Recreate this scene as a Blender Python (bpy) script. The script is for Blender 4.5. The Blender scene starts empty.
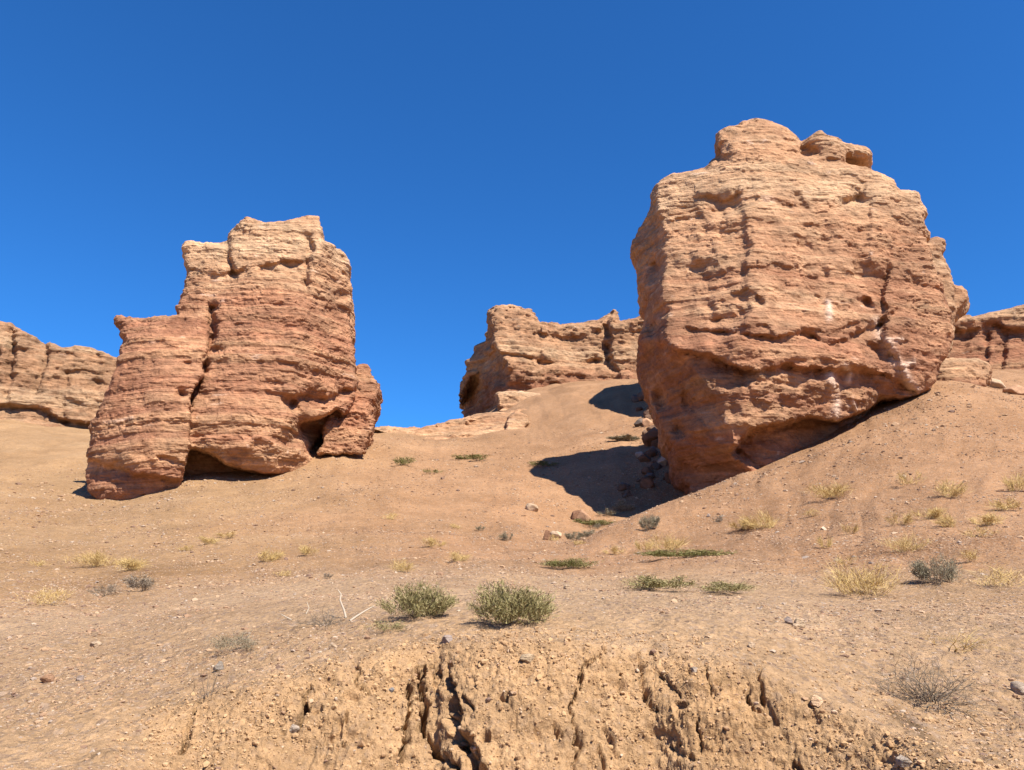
import bpy, math, random
import numpy as np
from mathutils import Vector, Matrix

# ------------------------------------------------------------------ camera, sky, sun, exposure
C = bpy.context.scene
COL = C.collection
PITCH = math.radians(15.4)
FPX = 745.0
ct, st = math.cos(PITCH), math.sin(PITCH)
cam_d = bpy.data.cameras.new('camera')
cam_d.sensor_width = 36.0
cam_d.lens = 36.0 * FPX / 1024.0
cam_d.clip_start = 0.05
cam_d.clip_end = 6000
cam = bpy.data.objects.new('camera', cam_d)
COL.objects.link(cam)
cam.location = (0, 0, 0)
cam.rotation_euler = (math.pi / 2 + PITCH, 0, 0)
C.camera = cam

SUN_EL = math.radians(52)
SUN_AZ = math.radians(37)            # from straight behind the camera towards the right
sdir = Vector((math.sin(SUN_AZ) * math.cos(SUN_EL), -math.cos(SUN_AZ) * math.cos(SUN_EL), math.sin(SUN_EL)))
W = bpy.data.worlds.new('World')
C.world = W
W.use_nodes = True
nt = W.node_tree
bg = nt.nodes['Background']
sky = nt.nodes.new('ShaderNodeTexSky')
sky.sky_type = 'NISHITA'
sky.sun_disc = False
sky.sun_elevation = SUN_EL
sky.sun_rotation = math.pi - SUN_AZ   # measured clockwise from +Y
sky.altitude = 0
sky.air_density = 1.0
sky.dust_density = 0.0
sky.ozone_density = 10.0
deep = nt.nodes.new('ShaderNodeVectorMath')      # the very clear, deep blue of dry mountain air
deep.operation = 'MULTIPLY'
deep.inputs[1].default_value = (0.46, 1.18, 1.70)
nt.links.new(sky.outputs[0], deep.inputs[0])
nt.links.new(deep.outputs[0], bg.inputs[0])
bg.inputs[1].default_value = 0.053
sl = bpy.data.lights.new('sun', 'SUN')
sl.energy = 5.0
sl.angle = math.radians(0.53)
sl.color = (1.0, 0.94, 0.85)
so = bpy.data.objects.new('sun', sl)
COL.objects.link(so)
so.rotation_euler = sdir.to_track_quat('Z', 'Y').to_euler()
so.location = sdir * 60
C.view_settings.view_transform = 'Standard'
C.view_settings.look = 'None'
C.view_settings.exposure = 1.0
C.view_settings.gamma = 1.0
C.view_settings.use_curve_mapping = False

rng = np.random.default_rng(7)
random.seed(7)
f32 = np.float32
ALB = 0.6      # overall reflectance of the dry ground and rock

# ------------------------------------------------------------------ noise
_T = np.random.default_rng(3).uniform(-1, 1, (64, 64, 64)).astype(f32)


def vnoise(x, y, z):
    x = np.asarray(x, f32); y = np.asarray(y, f32); z = np.asarray(z, f32)
    xf = np.floor(x); yf = np.floor(y); zf = np.floor(z)
    fx = x - xf; fy = y - yf; fz = z - zf
    fx = fx * fx * (3 - 2 * fx); fy = fy * fy * (3 - 2 * fy); fz = fz * fz * (3 - 2 * fz)
    xi = xf.astype(np.int32) & 63; yi = yf.astype(np.int32) & 63; zi = zf.astype(np.int32) & 63
    x1 = (xi + 1) & 63; y1 = (yi + 1) & 63; z1 = (zi + 1) & 63
    a = _T[xi, yi, zi] * (1 - fx) + _T[x1, yi, zi] * fx
    b = _T[xi, y1, zi] * (1 - fx) + _T[x1, y1, zi] * fx
    c = _T[xi, yi, z1] * (1 - fx) + _T[x1, yi, z1] * fx
    d = _T[xi, y1, z1] * (1 - fx) + _T[x1, y1, z1] * fx
    a = a * (1 - fy) + b * fy
    c = c * (1 - fy) + d * fy
    return a * (1 - fz) + c * fz


def fbm(x, y, z, octaves=4, gain=0.5):
    s = 0; amp = 1.0
    for o in range(octaves):
        k = 2.03 ** o
        s = s + amp * vnoise(x * k + 11.3 * o, y * k + 5.7 * o, z * k + 3.1 * o)
        amp *= gain
    return s


def ridged(x, y, z, octaves=3):
    s = 0; amp = 1.0
    for o in range(octaves):
        k = 2.1 ** o
        s = s + amp * (1 - 2 * np.abs(vnoise(x * k + 7.7 * o, y * k + 1.3 * o, z * k + 9.2 * o)))
        amp *= 0.5
    return s


def smooth(a, b, x):
    t = np.clip((x - a) / (b - a), 0, 1)
    return t * t * (3 - 2 * t)


def bedstep(u, k):
    """one random height per bed with sharp steps between beds"""
    i = np.floor(u).astype(np.int32)
    f = smooth(0.78, 1.0, u - i)
    row = _T[k, 2 * k + 1]
    return row[i & 63] * (1 - f) + row[(i + 1) & 63] * f


def joint_blocks(u, v, k):
    """random offset per joint-bounded block: courses along v, each broken along u at its own places"""
    def row(i):
        w = u + 23.0 * _T[k, 3][i & 63] * 1.0
        j = np.floor(w).astype(np.int32)
        g = smooth(0.86, 1.0, w - j)
        r = _T[k + 1][i & 63, j & 63]; r2 = _T[k + 1][i & 63, (j + 1) & 63]
        return r * (1 - g) + r2 * g
    i = np.floor(v).astype(np.int32)
    f = smooth(0.84, 1.0, v - i)
    return row(i) * (1 - f) + row(i + 1) * f


def plates(v, n):
    u = v * n
    i = np.floor(u)
    return (i + smooth(0.75, 1.0, u - i)) / n


# ------------------------------------------------------------------ photograph pixel <-> world
def pix(px, py, Y):
    a = (px - 512) / FPX; b = (385 - py) / FPX
    d = (a, ct - b * st, st + b * ct)
    k = Y / d[1]
    return d[0] * k, Y, d[2] * k


def ray(px, py):
    a = (px - 512) / FPX; b = (385 - py) / FPX
    return Vector((a, ct - b * st, st + b * ct)).normalized()


def proj(x, y, z):
    dc = y * ct + z * st
    return 512 + FPX * x / dc, 385 - FPX * (-y * st + z * ct) / dc


def seg_dist(P, X, Y, closed):
    """distance, signed side and overshoot past the ends for a polyline"""
    P = np.asarray(P, float)
    n = len(P)
    best = np.full(X.shape, 1e9); side = np.zeros(X.shape); over = np.zeros(X.shape)
    for i in range(n if closed else n - 1):
        a = P[i]; b = P[(i + 1) % n]
        d = b - a; L2 = d @ d + 1e-9
        ex = X - a[0]; ey = Y - a[1]
        t = (ex * d[0] + ey * d[1]) / L2
        tc = np.clip(t, 0, 1)
        qx = ex - tc * d[0]; qy = ey - tc * d[1]
        dd = np.hypot(qx, qy)
        m = dd < best - 1e-9
        best = np.where(m, dd, best)
        side = np.where(m, (d[0] * ey - d[1] * ex) / math.sqrt(L2), side)
        ov = np.abs(t - tc) * math.sqrt(L2)
        if not closed:
            ov = np.where((i > 0) & (t < 0), 0, ov)
            ov = np.where((i < n - 2) & (t > 1), 0, ov)
        over = np.where(m, ov, over)
    return best, side, over


# ------------------------------------------------------------------ mesh / object helpers
def new_mesh(name, V, F, smooth_shade=True):
    me = bpy.data.meshes.new(name)
    V = np.asarray(V, f32); F = np.asarray(F, np.int32)
    n = F.shape[1]
    me.vertices.add(len(V)); me.vertices.foreach_set('co', V.ravel())
    me.loops.add(F.size); me.loops.foreach_set('vertex_index', F.ravel())
    me.polygons.add(len(F))
    me.polygons.foreach_set('loop_start', np.arange(len(F), dtype=np.int32) * n)
    me.polygons.foreach_set('loop_total', np.full(len(F), n, np.int32))
    me.polygons.foreach_set('use_smooth', np.full(len(F), smooth_shade, bool))
    me.update(calc_edges=True)
    return me


def set_col(me, rgb, name='tint'):
    at = me.color_attributes.new(name, 'FLOAT_COLOR', 'POINT')
    c = np.ones((len(me.vertices), 4), f32)
    c[:, :3] = rgb
    at.data.foreach_set('color', c.ravel())


def link(name, me, mat=None, parent=None, loc=None):
    o = bpy.data.objects.new(name, me)
    COL.objects.link(o)
    if mat and me is not None and len(me.materials) == 0:
        me.materials.append(mat)
    if parent:
        o.parent = parent
    if loc is not None:
        o.location = loc
    return o


def tag(o, label=None, cat=None, group=None, kind=None):
    if label: o['label'] = label
    if cat: o['category'] = cat
    if group: o['group'] = group
    if kind: o['kind'] = kind
    return o


# ------------------------------------------------------------------ materials
def mat_new(name):
    m = bpy.data.materials.new(name)
    m.use_nodes = True
    b = m.node_tree.nodes['Principled BSDF']
    b.inputs['Roughness'].default_value = 0.95
    b.inputs['Specular IOR Level'].default_value = 0.1
    return m, m.node_tree.nodes, m.node_tree.links, b


def noise_node(N, L, co, scale, detail=6, rough=0.6, dist=0.0):
    n = N.new('ShaderNodeTexNoise')
    n.inputs['Scale'].default_value = scale
    n.inputs['Detail'].default_value = detail
    n.inputs['Roughness'].default_value = rough
    n.inputs['Distortion'].default_value = dist
    L.new(co, n.inputs['Vector'])
    return n


def mathn(N, L, op, a, b=None):
    n = N.new('ShaderNodeMath'); n.operation = op
    for i, v in enumerate((a, b)):
        if v is None: continue
        if isinstance(v, (int, float)): n.inputs[i].default_value = v
        else: L.new(v, n.inputs[i])
    return n.outputs[0]


def maprange(N, L, v, a, b, c, d):
    n = N.new('ShaderNodeMapRange')
    L.new(v, n.inputs[0])
    for i, q in zip((1, 2, 3, 4), (a, b, c, d)):
        n.inputs[i].default_value = q
    return n.outputs[0]


def scale_col(N, L, col, fac):
    n = N.new('ShaderNodeVectorMath'); n.operation = 'SCALE'
    L.new(col, n.inputs[0]); L.new(fac, n.inputs['Scale'])
    return n.outputs[0]


def mixc(N, L, fac, a, b):
    n = N.new('ShaderNodeMix'); n.data_type = 'RGBA'
    for sock, v in ((n.inputs[0], fac), (n.inputs[6], a), (n.inputs[7], b)):
        if isinstance(v, (int, float)): sock.default_value = v
        elif isinstance(v, tuple): sock.default_value = (*v, 1)
        else: L.new(v, sock)
    return n.outputs[2]


def rock_material(name, grain=1.0, bump=0.12, band=1.0):
    m, N, L, b = mat_new(name)
    at = N.new('ShaderNodeAttribute'); at.attribute_name = 'tint'
    tc = N.new('ShaderNodeTexCoord')
    mp = N.new('ShaderNodeMapping'); mp.inputs['Scale'].default_value = (1, 1, 1.1 + 0.9 * band)
    L.new(tc.outputs['Object'], mp.inputs[0])
    n1 = noise_node(N, L, mp.outputs[0], 1.6 * grain, 9, 0.68, 0.4)
    n2 = noise_node(N, L, tc.outputs['Object'], 4.5 * grain, 8, 0.78)
    mp2 = N.new('ShaderNodeMapping'); mp2.inputs['Scale'].default_value = (0.5, 0.5, 9.0)
    L.new(tc.outputs['Object'], mp2.inputs[0])
    n3 = noise_node(N, L, mp2.outputs[0], 1.0 * grain, 5, 0.6, 0.25)
    f1 = maprange(N, L, n1.outputs[0], 0.3, 0.7, 0.78, 1.2)
    f2 = maprange(N, L, n2.outputs[0], 0.3, 0.7, 0.78, 1.2)
    f3 = maprange(N, L, n3.outputs[0], 0.3, 0.7, 1 - 0.15 * band, 1 + 0.14 * band)
    f = mathn(N, L, 'MULTIPLY', mathn(N, L, 'MULTIPLY', f1, f2), f3)
    L.new(scale_col(N, L, at.outputs['Color'], f), b.inputs['Base Color'])
    h = mathn(N, L, 'ADD', mathn(N, L, 'MULTIPLY', n1.outputs[0], 0.5),
              mathn(N, L, 'ADD', mathn(N, L, 'MULTIPLY', n2.outputs[0], 0.3), mathn(N, L, 'MULTIPLY', n3.outputs[0], 0.45 * band)))
    n4 = noise_node(N, L, mp.outputs[0], 9.0 * grain, 6, 0.75)
    h = mathn(N, L, 'ADD', h, mathn(N, L, 'MULTIPLY', n4.outputs[0], 0.22))
    bm = N.new('ShaderNodeBump'); bm.inputs['Strength'].default_value = 1.0
    bm.inputs['Distance'].default_value = bump * 1.7
    L.new(h, bm.inputs['Height']); L.new(bm.outputs[0], b.inputs['Normal'])
    return m


M_rock = rock_material('sandstone')
M_massive = rock_material('massive sandstone', 1.0, 0.12, 0.8)
M_far = rock_material('pale sandstone', 0.6, 0.25)
M_boulder = rock_material('boulder stone', 6.0, 0.03)


def ground_material():
    m, N, L, b = mat_new('desert gravel')
    tc = N.new('ShaderNodeTexCoord')
    co = tc.outputs['Object']
    at = N.new('ShaderNodeAttribute'); at.attribute_name = 'tint'
    nb = noise_node(N, L, co, 0.25, 5, 0.6)
    nm = noise_node(N, L, co, 2.2, 8, 0.75)
    nf = noise_node(N, L, co, 28, 5, 0.75)
    f = mathn(N, L, 'MULTIPLY', maprange(N, L, nb.outputs[0], 0.3, 0.7, 0.93, 1.07),
              mathn(N, L, 'MULTIPLY', maprange(N, L, nm.outputs[0], 0.3, 0.7, 0.84, 1.15),
                    mathn(N, L, 'MULTIPLY', maprange(N, L, noise_node(N, L, co, 5.0, 7, 0.9).outputs[0], 0.3, 0.7, 0.62, 1.36), maprange(N, L, nf.outputs[0], 0.3, 0.7, 0.76, 1.22))))
    col = scale_col(N, L, at.outputs['Color'], f)
    # scattered small stones of several sizes as speckle
    for sc, thr, c1, c2 in ((9.0, 0.36, (0.66, 0.46, 0.31), (0.24, 0.155, 0.11)), (14.0, 0.42, (0.62, 0.43, 0.29), (0.27, 0.18, 0.125)), (30.0, 0.34, (0.74, 0.55, 0.38), (0.23, 0.155, 0.115))):
        v = N.new('ShaderNodeTexVoronoi'); v.inputs['Scale'].default_value = sc
        v.inputs['Randomness'].default_value = 1.0
        L.new(co, v.inputs['Vector'])
        sp = N.new('ShaderNodeSeparateColor'); L.new(v.outputs['Color'], sp.inputs[0])
        near = maprange(N, L, v.outputs['Distance'], thr * 0.7, thr, 1, 0)
        pick = maprange(N, L, sp.outputs[0], 0.40, 0.48, 0, 0.85)
        shade = mixc(N, L, sp.outputs[1], tuple(q * ALB for q in c1), tuple(q * ALB for q in c2))
        dens = mathn(N, L, 'MULTIPLY', mathn(N, L, 'MULTIPLY', near, pick), at.outputs['Alpha'])
        col = mixc(N, L, dens, col, shade)
    L.new(col, b.inputs['Base Color'])
    vb = N.new('ShaderNodeTexVoronoi'); vb.inputs['Scale'].default_value = 16
    L.new(co, vb.inputs['Vector'])
    h = mathn(N, L, 'ADD', mathn(N, L, 'MULTIPLY', nm.outputs[0], 0.6),
              mathn(N, L, 'SUBTRACT', mathn(N, L, 'MULTIPLY', nf.outputs[0], 0.35), mathn(N, L, 'MULTIPLY', vb.outputs['Distance'], 0.25)))
    bm = N.new('ShaderNodeBump'); bm.inputs['Strength'].default_value = 0.9
    bm.inputs['Distance'].default_value = 0.09
    L.new(h, bm.inputs['Height']); L.new(bm.outputs[0], b.inputs['Normal'])
    return m


def island_material(name, stops, rough=0.9, gain=1.0):
    """colour picked per loose piece (stone, blade) of a mesh"""
    m, N, L, b = mat_new(name)
    g = N.new('ShaderNodeNewGeometry')
    r = N.new('ShaderNodeValToRGB')
    r.color_ramp.interpolation = 'LINEAR'
    els = r.color_ramp.elements
    while len(els) < len(stops): els.new(0.5)
    for e, (p, c) in zip(els, stops):
        e.position = p; e.color = (*(q * gain for q in c), 1)
    L.new(g.outputs['Random Per Island'], r.inputs[0])
    L.new(r.outputs[0], b.inputs['Base Color'])
    b.inputs['Roughness'].default_value = rough
    return m


M_ground = ground_material()
M_gravel = island_material('loose gravel', [(0, (0.19, 0.12, 0.09)), (0.2, (0.30, 0.18, 0.11)), (0.5, (0.42, 0.26, 0.15)), (0.75, (0.50, 0.34, 0.21)), (0.92, (0.36, 0.28, 0.22)), (1, (0.54, 0.41, 0.29))], gain=0.80)
M_crumb = island_material('earth crumbs', [(0, (0.32, 0.19, 0.10)), (0.5, (0.42, 0.265, 0.135)), (0.9, (0.47, 0.30, 0.16)), (1, (0.50, 0.36, 0.25))], gain=0.92)
M_straw = island_material('dry straw', [(0, (0.40, 0.26, 0.09)), (0.5, (0.52, 0.36, 0.14)), (1, (0.62, 0.47, 0.22))], gain=0.92)
M_sage = island_material('sage leaves', [(0, (0.13, 0.11, 0.045)), (0.5, (0.25, 0.215, 0.09)), (0.85, (0.33, 0.28, 0.13)), (1, (0.42, 0.33, 0.18))], gain=0.95)
M_green = island_material('green leaves', [(0, (0.10, 0.10, 0.03)), (0.5, (0.19, 0.185, 0.06)), (1, (0.30, 0.25, 0.11))], gain=0.9)
M_greygreen = island_material('grey leaves', [(0, (0.16, 0.135, 0.085)), (0.5, (0.27, 0.235, 0.15)), (1, (0.40, 0.33, 0.23))], gain=0.8)
M_grey = island_material('grey twigs', [(0, (0.16, 0.125, 0.09)), (0.5, (0.27, 0.21, 0.15)), (1, (0.42, 0.34, 0.25))], gain=0.75)
M_wood = island_material('dry wood', [(0, (0.20, 0.14, 0.09)), (1, (0.34, 0.26, 0.18))])
M_bleached = island_material('bleached wood', [(0, (0.50, 0.40, 0.29)), (1, (0.62, 0.52, 0.40))], gain=0.7)

# ------------------------------------------------------------------ terrain
CTRL = [  # photograph pixel and distance of points on the ground
    # terrace and near slope, left edge
    (-250, 520, 40), (-250, 600, 14), (-250, 700, 6), (-250, 430, 85),
    (0, 418, 92), (0, 450, 66), (0, 500, 40), (0, 550, 24), (0, 592, 14.5), (0, 625, 9.5), (0, 670, 6.6), (0, 720, 5.0), (0, 770, 4.0),
    (60, 430, 88), (50, 470, 58), (110, 500, 44.5), (100, 540, 28), (100, 580, 17), (100, 605, 12), (100, 650, 7.3), (120, 720, 4.9), (130, 770, 4.0),
    (200, 477, 46), (200, 520, 33), (200, 560, 21), (200, 588, 14), (200, 615, 9.0), (200, 650, 6.3),
    (265, 471, 48), (300, 452, 52), (340, 439, 57), (375, 434, 63), (300, 500, 39), (300, 550, 23), (300, 576, 15.5), (300, 600, 10), (300, 630, 6.6),
    (410, 434, 73), (455, 431, 82), (400, 460, 54), (400, 500, 40), (400, 540, 27), (400, 565, 18), (400, 590, 11), (400, 620, 6.4),
    (480, 420, 92), (500, 440, 66), (500, 470, 52), (490, 500, 42), (480, 530, 34), (500, 550, 25), (512, 566, 17), (512, 590, 10.2), (512, 628, 5.6),
    (515, 398, 93), (560, 384, 97), (620, 380, 98), (690, 375, 98),
    (560, 420, 74), (560, 450, 60), (570, 480, 49), (556, 514, 41), (590, 503, 45), (530, 535, 33), (548, 545, 29.5), (565, 541, 33), (600, 533, 37), (640, 517, 42), (662, 502, 45),
    (620, 470, 50), (640, 440, 59), (640, 405, 74), (670, 470, 50),
    (600, 531, 28), (640, 511.5, 31), (668, 500, 33.5), (690, 494, 35.5), (720, 484, 36.5), (760, 472, 37.2), (800, 456, 38.0), (850, 435, 39), (905, 408, 40.5), (940, 384, 42.5), (980, 388, 46),
    (1024, 395, 47), (990, 372, 62), (1060, 372, 74),
    (600, 565, 18), (600, 590, 11), (600, 628, 5.7),
    (700, 530, 25.5), (700, 560, 17), (700, 590, 10.8), (700, 630, 5.6),
    (800, 500, 28), (800, 540, 19.5), (800, 575, 13), (800, 600, 9.0), (790, 632, 5.9),
    (900, 450, 32), (900, 500, 24), (900, 550, 16), (900, 590, 10.5), (900, 620, 7.4), (900, 660, 5.6), (890, 700, 4.9),
    (1024, 440, 33), (1024, 500, 22), (1024, 550, 14.5), (1024, 590, 10), (1024, 630, 7), (1024, 690, 5.2), (1024, 760, 4.1),
    (1274, 400, 45), (1274, 520, 20), (1274, 600, 10), (1274, 700, 5),
]


def polar_of(x, y, z):
    r = math.hypot(x, y)
    return math.atan2(x, y), r, z / r


SPH = 2.0
_cp, _ce = [], []
for p in CTRL:
    ph, r, e = polar_of(*pix(*p))
    _cp.append((ph * SPH, math.log(r))); _ce.append(e)
for ph in (-0.75, -0.4, 0, 0.4, 0.75):         # close to the viewer: the wash floor side of the terrace
    for r, z in ((2.6, -0.72), (1.2, -0.9), (0.5, -1.0)):
        _cp.append((ph * SPH, math.log(r))); _ce.append(z / r if r > 1 else -0.9)
for ph in (-0.8, -0.4, -0.11, 0.15, 0.4, 0.8):      # beyond the cliffs the plateau falls away gently
    for r, e in ((150, 0.17), (300, 0.07), (1500, 0.012)):
        _cp.append((ph * SPH, math.log(r))); _ce.append(e)
_cp = np.array(_cp); _ce = np.array(_ce)


def tps_fit(P, v, lam=1e-4):
    n = len(P)
    d2 = ((P[:, None] - P[None]) ** 2).sum(-1)
    K = 0.5 * d2 * np.log(d2 + 1e-12) + lam * np.eye(n)
    A = np.zeros((n + 3, n + 3)); A[:n, :n] = K; A[:n, n] = 1; A[:n, n + 1:] = P
    A[n, :n] = 1; A[n + 1:, :n] = P.T
    return np.linalg.solve(A, np.concatenate([v, np.zeros(3)]))


def tps_eval(P, w, X, Y):
    out = w[len(P)] + w[len(P) + 1] * X + w[len(P) + 2] * Y
    for i in range(len(P)):
        d2 = (X - P[i, 0]) ** 2 + (Y - P[i, 1]) ** 2
        out = out + w[i] * 0.5 * d2 * np.log(d2 + 1e-12)
    return out


_tw = tps_fit(_cp, _ce)


def e_base(phi, r):
    return tps_eval(_cp, _tw, np.clip(phi, -0.9, 0.9) * SPH, np.log(np.clip(r, 0.45, 1500)))


def px_to_phi(px, py=700):
    d = ray(px, py)
    return math.atan2(d.x, d.y)


# crest of the eroded bank: pixel column -> distance of the crest and height of the step
BANK = [(120, 5.2, 0.0), (175, 5.25, 0.22), (200, 5.25, 0.42), (230, 5.12, 0.55), (262, 5.06, 0.62), (300, 5.08, 0.70), (345, 5.06, 0.80), (385, 5.10, 0.86), (415, 5.16, 0.90),
        (436, 5.16, 0.92), (452, 5.0, 0.93), (475, 4.9, 0.94), (520, 4.86, 0.95), (566, 4.88, 0.95), (620, 4.95, 0.95), (655, 5.02, 0.95), (690, 4.9, 0.95), (720, 4.87, 0.94), (775, 4.85, 0.9), (830, 4.75, 0.8), (880, 4.6, 0.62), (930, 4.4, 0.42), (980, 4.2, 0.2), (1040, 4.0, 0.0)]
# cracks and hollows in the bank: centre line (photograph pixels), width, depth in metres
CRACKS = [([(447, 668), (452, 700), (456, 735), (470, 768)], 6, 0.15), ([(466, 740), (480, 772)], 7, 0.12), ([(413, 678), (412, 700), (408, 725), (401, 755)], 2.6, 0.16), ([(423, 668), (425, 700), (427, 738), (440, 752), (455, 768)], 3.2, 0.15), ([(433, 670), (436, 700)], 2.5, 0.09), ([(463, 690), (470, 712)], 3, 0.06),
          ([(308, 684), (304, 705), (300, 726)], 4.5, 0.17), ([(319, 660), (317, 674)], 2, 0.08), ([(355, 656), (355, 680), (363, 693)], 2.4, 0.12), ([(348, 708), (350, 718)], 3.5, 0.10), ([(322, 732), (335, 742), (348, 747)], 1.8, 0.06),
          ([(219, 668), (202, 690), (194, 712), (187, 742), (181, 756)], 3, 0.12), ([(237, 672), (232, 690)], 2, 0.07), ([(189, 732), (186, 748)], 4, 0.1), ([(86, 738), (105, 752)], 2, 0.05), ([(172, 712), (168, 722)], 3, 0.06), ([(262, 730), (282, 728)], 2.5, 0.06),
          ([(606, 650), (584, 670), (577, 700), (574, 735)], 1.8, 0.08), ([(574, 735), (580, 755), (577, 772)], 2.2, 0.08), ([(637, 654), (645, 690), (655, 712)], 3.2, 0.11), ([(660, 670), (668, 684), (677, 692)], 2.4, 0.09), ([(618, 674), (622, 690)], 3, 0.07), ([(706, 668), (714, 695)], 2, 0.06),
          ([(758, 668), (763, 700)], 3.2, 0.12), ([(746, 690), (752, 710), (766, 712)], 3, 0.09), ([(608, 738), (614, 758)], 4, 0.10), ([(598, 745), (605, 772)], 2.5, 0.08), ([(551, 720), (557, 738)], 3.5, 0.08), ([(694, 724), (700, 748)], 3, 0.07), ([(830, 680), (850, 700)], 2.5, 0.05), ([(792, 756), (797, 772)], 4, 0.10), ([(505, 690), (512, 700)], 4, 0.06), ([(668, 742), (690, 755)], 3, 0.06), ([(872, 668), (884, 676)], 2.5, 0.05)]
_bphi = np.array([px_to_phi(b[0]) for b in BANK]); _brc = np.array([b[1] + 0.14 * math.exp(-((b[0] - 560) / 230) ** 2) for b in BANK]); _bD = np.array([b[2] for b in BANK])


def bank_drop(phi, r, x, y):
    rc = np.interp(phi, _bphi, _brc)
    D = np.interp(phi, _bphi, _bD, left=0, right=0)
    wob = 0.07 * fbm(x * 1.1, y * 1.1, 0.3 + 0 * x, 2, 0.5)
    t = (rc + wob * smooth(0.0, 0.5, D) - r) / 0.80
    prof = np.where(t < 0.9, smooth(-0.15, 0.95, t), 1.0) * 0.82 + 0.18 * smooth(0.6, 2.6, t)
    return D * prof, D, t


def terrain(phi, r, fine=True):
    x = r * np.sin(phi); y = r * np.cos(phi)
    z = e_base(phi, r) * r
    far = np.clip(r, 0, 60)
    z = z + 0.0045 * far * fbm(x * 0.16, y * 0.16, 0 * x + 0.7, 3) * smooth(5, 14, r)
    if fine:
        z = z + 0.055 * plates(fbm(x * 0.45 + 3, y * 0.45, 0 * x + 8.1, 3, 0.55), 5) * smooth(8, 14, r) * smooth(70, 45, r)
        rill = np.abs(fbm(phi * 26 + 0.35 * vnoise(x * 0.25, y * 0.25, 0 * x), np.log(r + 1) * 2.2, 0 * x + 3.3, 3))
        z = z + 0.0032 * far * (rill - 0.4) * smooth(9, 18, r)
        z = z + 0.05 * fbm(x * 0.8, y * 0.8, 0 * x + 2.7, 3) * smooth(4, 9, r) + 0.022 * fbm(x * 2.6, y * 2.6, 0 * x + 4.7, 3) * smooth(2.5, 5, r)
    dz, D, t = bank_drop(phi, r, x, y)
    return x, y, z - dz, D, t


print('terrain...')
rr = np.concatenate([np.linspace(0.4, 2.4, 14, endpoint=False), np.linspace(2.4, 3.6, 60, endpoint=False), np.linspace(3.6, 6.4, 300, endpoint=False), np.geomspace(6.4, 110, 420, endpoint=False), np.geomspace(110, 4000, 40)])
pf = np.linspace(-0.72, 0.72, 1180)
ps = np.concatenate([np.linspace(-math.pi, -0.72, 70, endpoint=False), pf, np.linspace(0.72, math.pi, 71)[1:]])
PH, RR = np.meshgrid(ps, rr, indexing='ij')
GX, GY, GZ, GD, GT = terrain(PH.ravel(), RR.ravel())
sh = PH.shape
P3 = np.stack([GX, GY, GZ], -1).reshape(*sh, 3)


def grid_normals(P):
    du = np.gradient(P, axis=0); dv = np.gradient(P, axis=1)
    n = np.cross(dv, du)
    n /= np.linalg.norm(n, axis=-1, keepdims=True) + 1e-12
    n[n[..., 2] < 0] *= -1
    return n


Nn = grid_normals(P3)
steep = 1 - Nn[..., 2]
onbank = (smooth(-0.25, 0.1, GT) * smooth(0.05, 0.3, GD)).reshape(sh)
X, Yy, Z = P3[..., 0], P3[..., 1], P3[..., 2]
front = (np.abs(PH) < 0.73) & (RR < 9)
disp = np.zeros(sh)
q = front
xq, yq, zq = X[q], Yy[q], Z[q]
wx = xq + 0.12 * fbm(xq * 2.2, yq * 2.2, zq * 2.2, 3); wz = zq + 0.12 * fbm(xq * 2.2 + 7, yq * 2.2, zq * 2.2, 3)
wx = xq + 0.10 * fbm(xq * 2.2, yq * 2.2, zq * 2.2, 3); wz = zq + 0.10 * fbm(xq * 2.2 + 7, yq * 2.2, zq * 2.2, 3)
lump = fbm(wx * 2.6, yq * 2.6, wz * 3.0, 3, 0.5)
patch = smooth(0.0, 0.5, vnoise(xq * 1.5 + 5, yq * 1.5, zq * 2.5))
crumb = 0.085 * plates(lump, 3.0) + 0.024 * fbm(xq * 9, yq * 9, zq * 10, 4, 0.7) + 0.034 * np.abs(fbm(xq * 24, yq * 24, zq * 24, 3, 0.75)) + 0.022 * plates(fbm(xq * 6 + 5, yq * 6, zq * 7, 2), 2.5) - 0.03
crumb = crumb + patch * (0.05 * np.abs(fbm(xq * 11, yq * 11, zq * 9, 3, 0.65)) - 0.02)
flow = 0.0
hollow = -0.045 * smooth(0.42, 0.7, vnoise(xq * 6.6 + 9, yq * 6.6, zq * 8.4)) - 0.085 * smooth(0.50, 0.62, vnoise(xq * 13 + 2, yq * 13, zq * 15)) * smooth(-0.1, 0.3, vnoise(xq * 2.7 + 2, yq * 2.7, zq * 3.0))
bkx, bky = proj(xq, yq, zq)
bwx = bkx + 5 * fbm(xq * 8, yq * 8, zq * 10, 4, 0.75); bwy = bky + 5 * fbm(xq * 8 + 31, yq * 8, zq * 10, 4, 0.75)
split = np.zeros(len(xq))
near_b = onbank[q] > 0.02
for line, w_, d_ in CRACKS:
    lp = np.array(line)
    m_ = near_b & (bwx > lp[:, 0].min() - 25) & (bwx < lp[:, 0].max() + 25) & (bwy > lp[:, 1].min() - 25) & (bwy < lp[:, 1].max() + 25)
    dd_ = seg_dist(line, bwx[m_], bwy[m_], False)[0]
    br_ = 0.45 + 0.65 * smooth(-0.35, 0.25, fbm(xq[m_] * 8 + 3, yq[m_] * 8, zq[m_] * 11, 3, 0.6))
    split[m_] = np.maximum(split[m_], d_ * (1.3 if d_ > 0.125 else 0.8) * br_ * np.exp(-(dd_ / (w_ * 0.72)) ** 4))
lowr = 0.016 * fbm(xq * 7, yq * 7, zq * 7, 4, 0.6)
bq = onbank[q]
disp[q] = ((crumb + flow + hollow) * 0.55 * np.clip(0.4 + steep[q] * 1.2, 0, 0.9) - 1.1 * split) * bq + lowr * (1 - bq)
P3 = P3 + Nn * disp[..., None]
Nn = grid_normals(P3)
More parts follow.
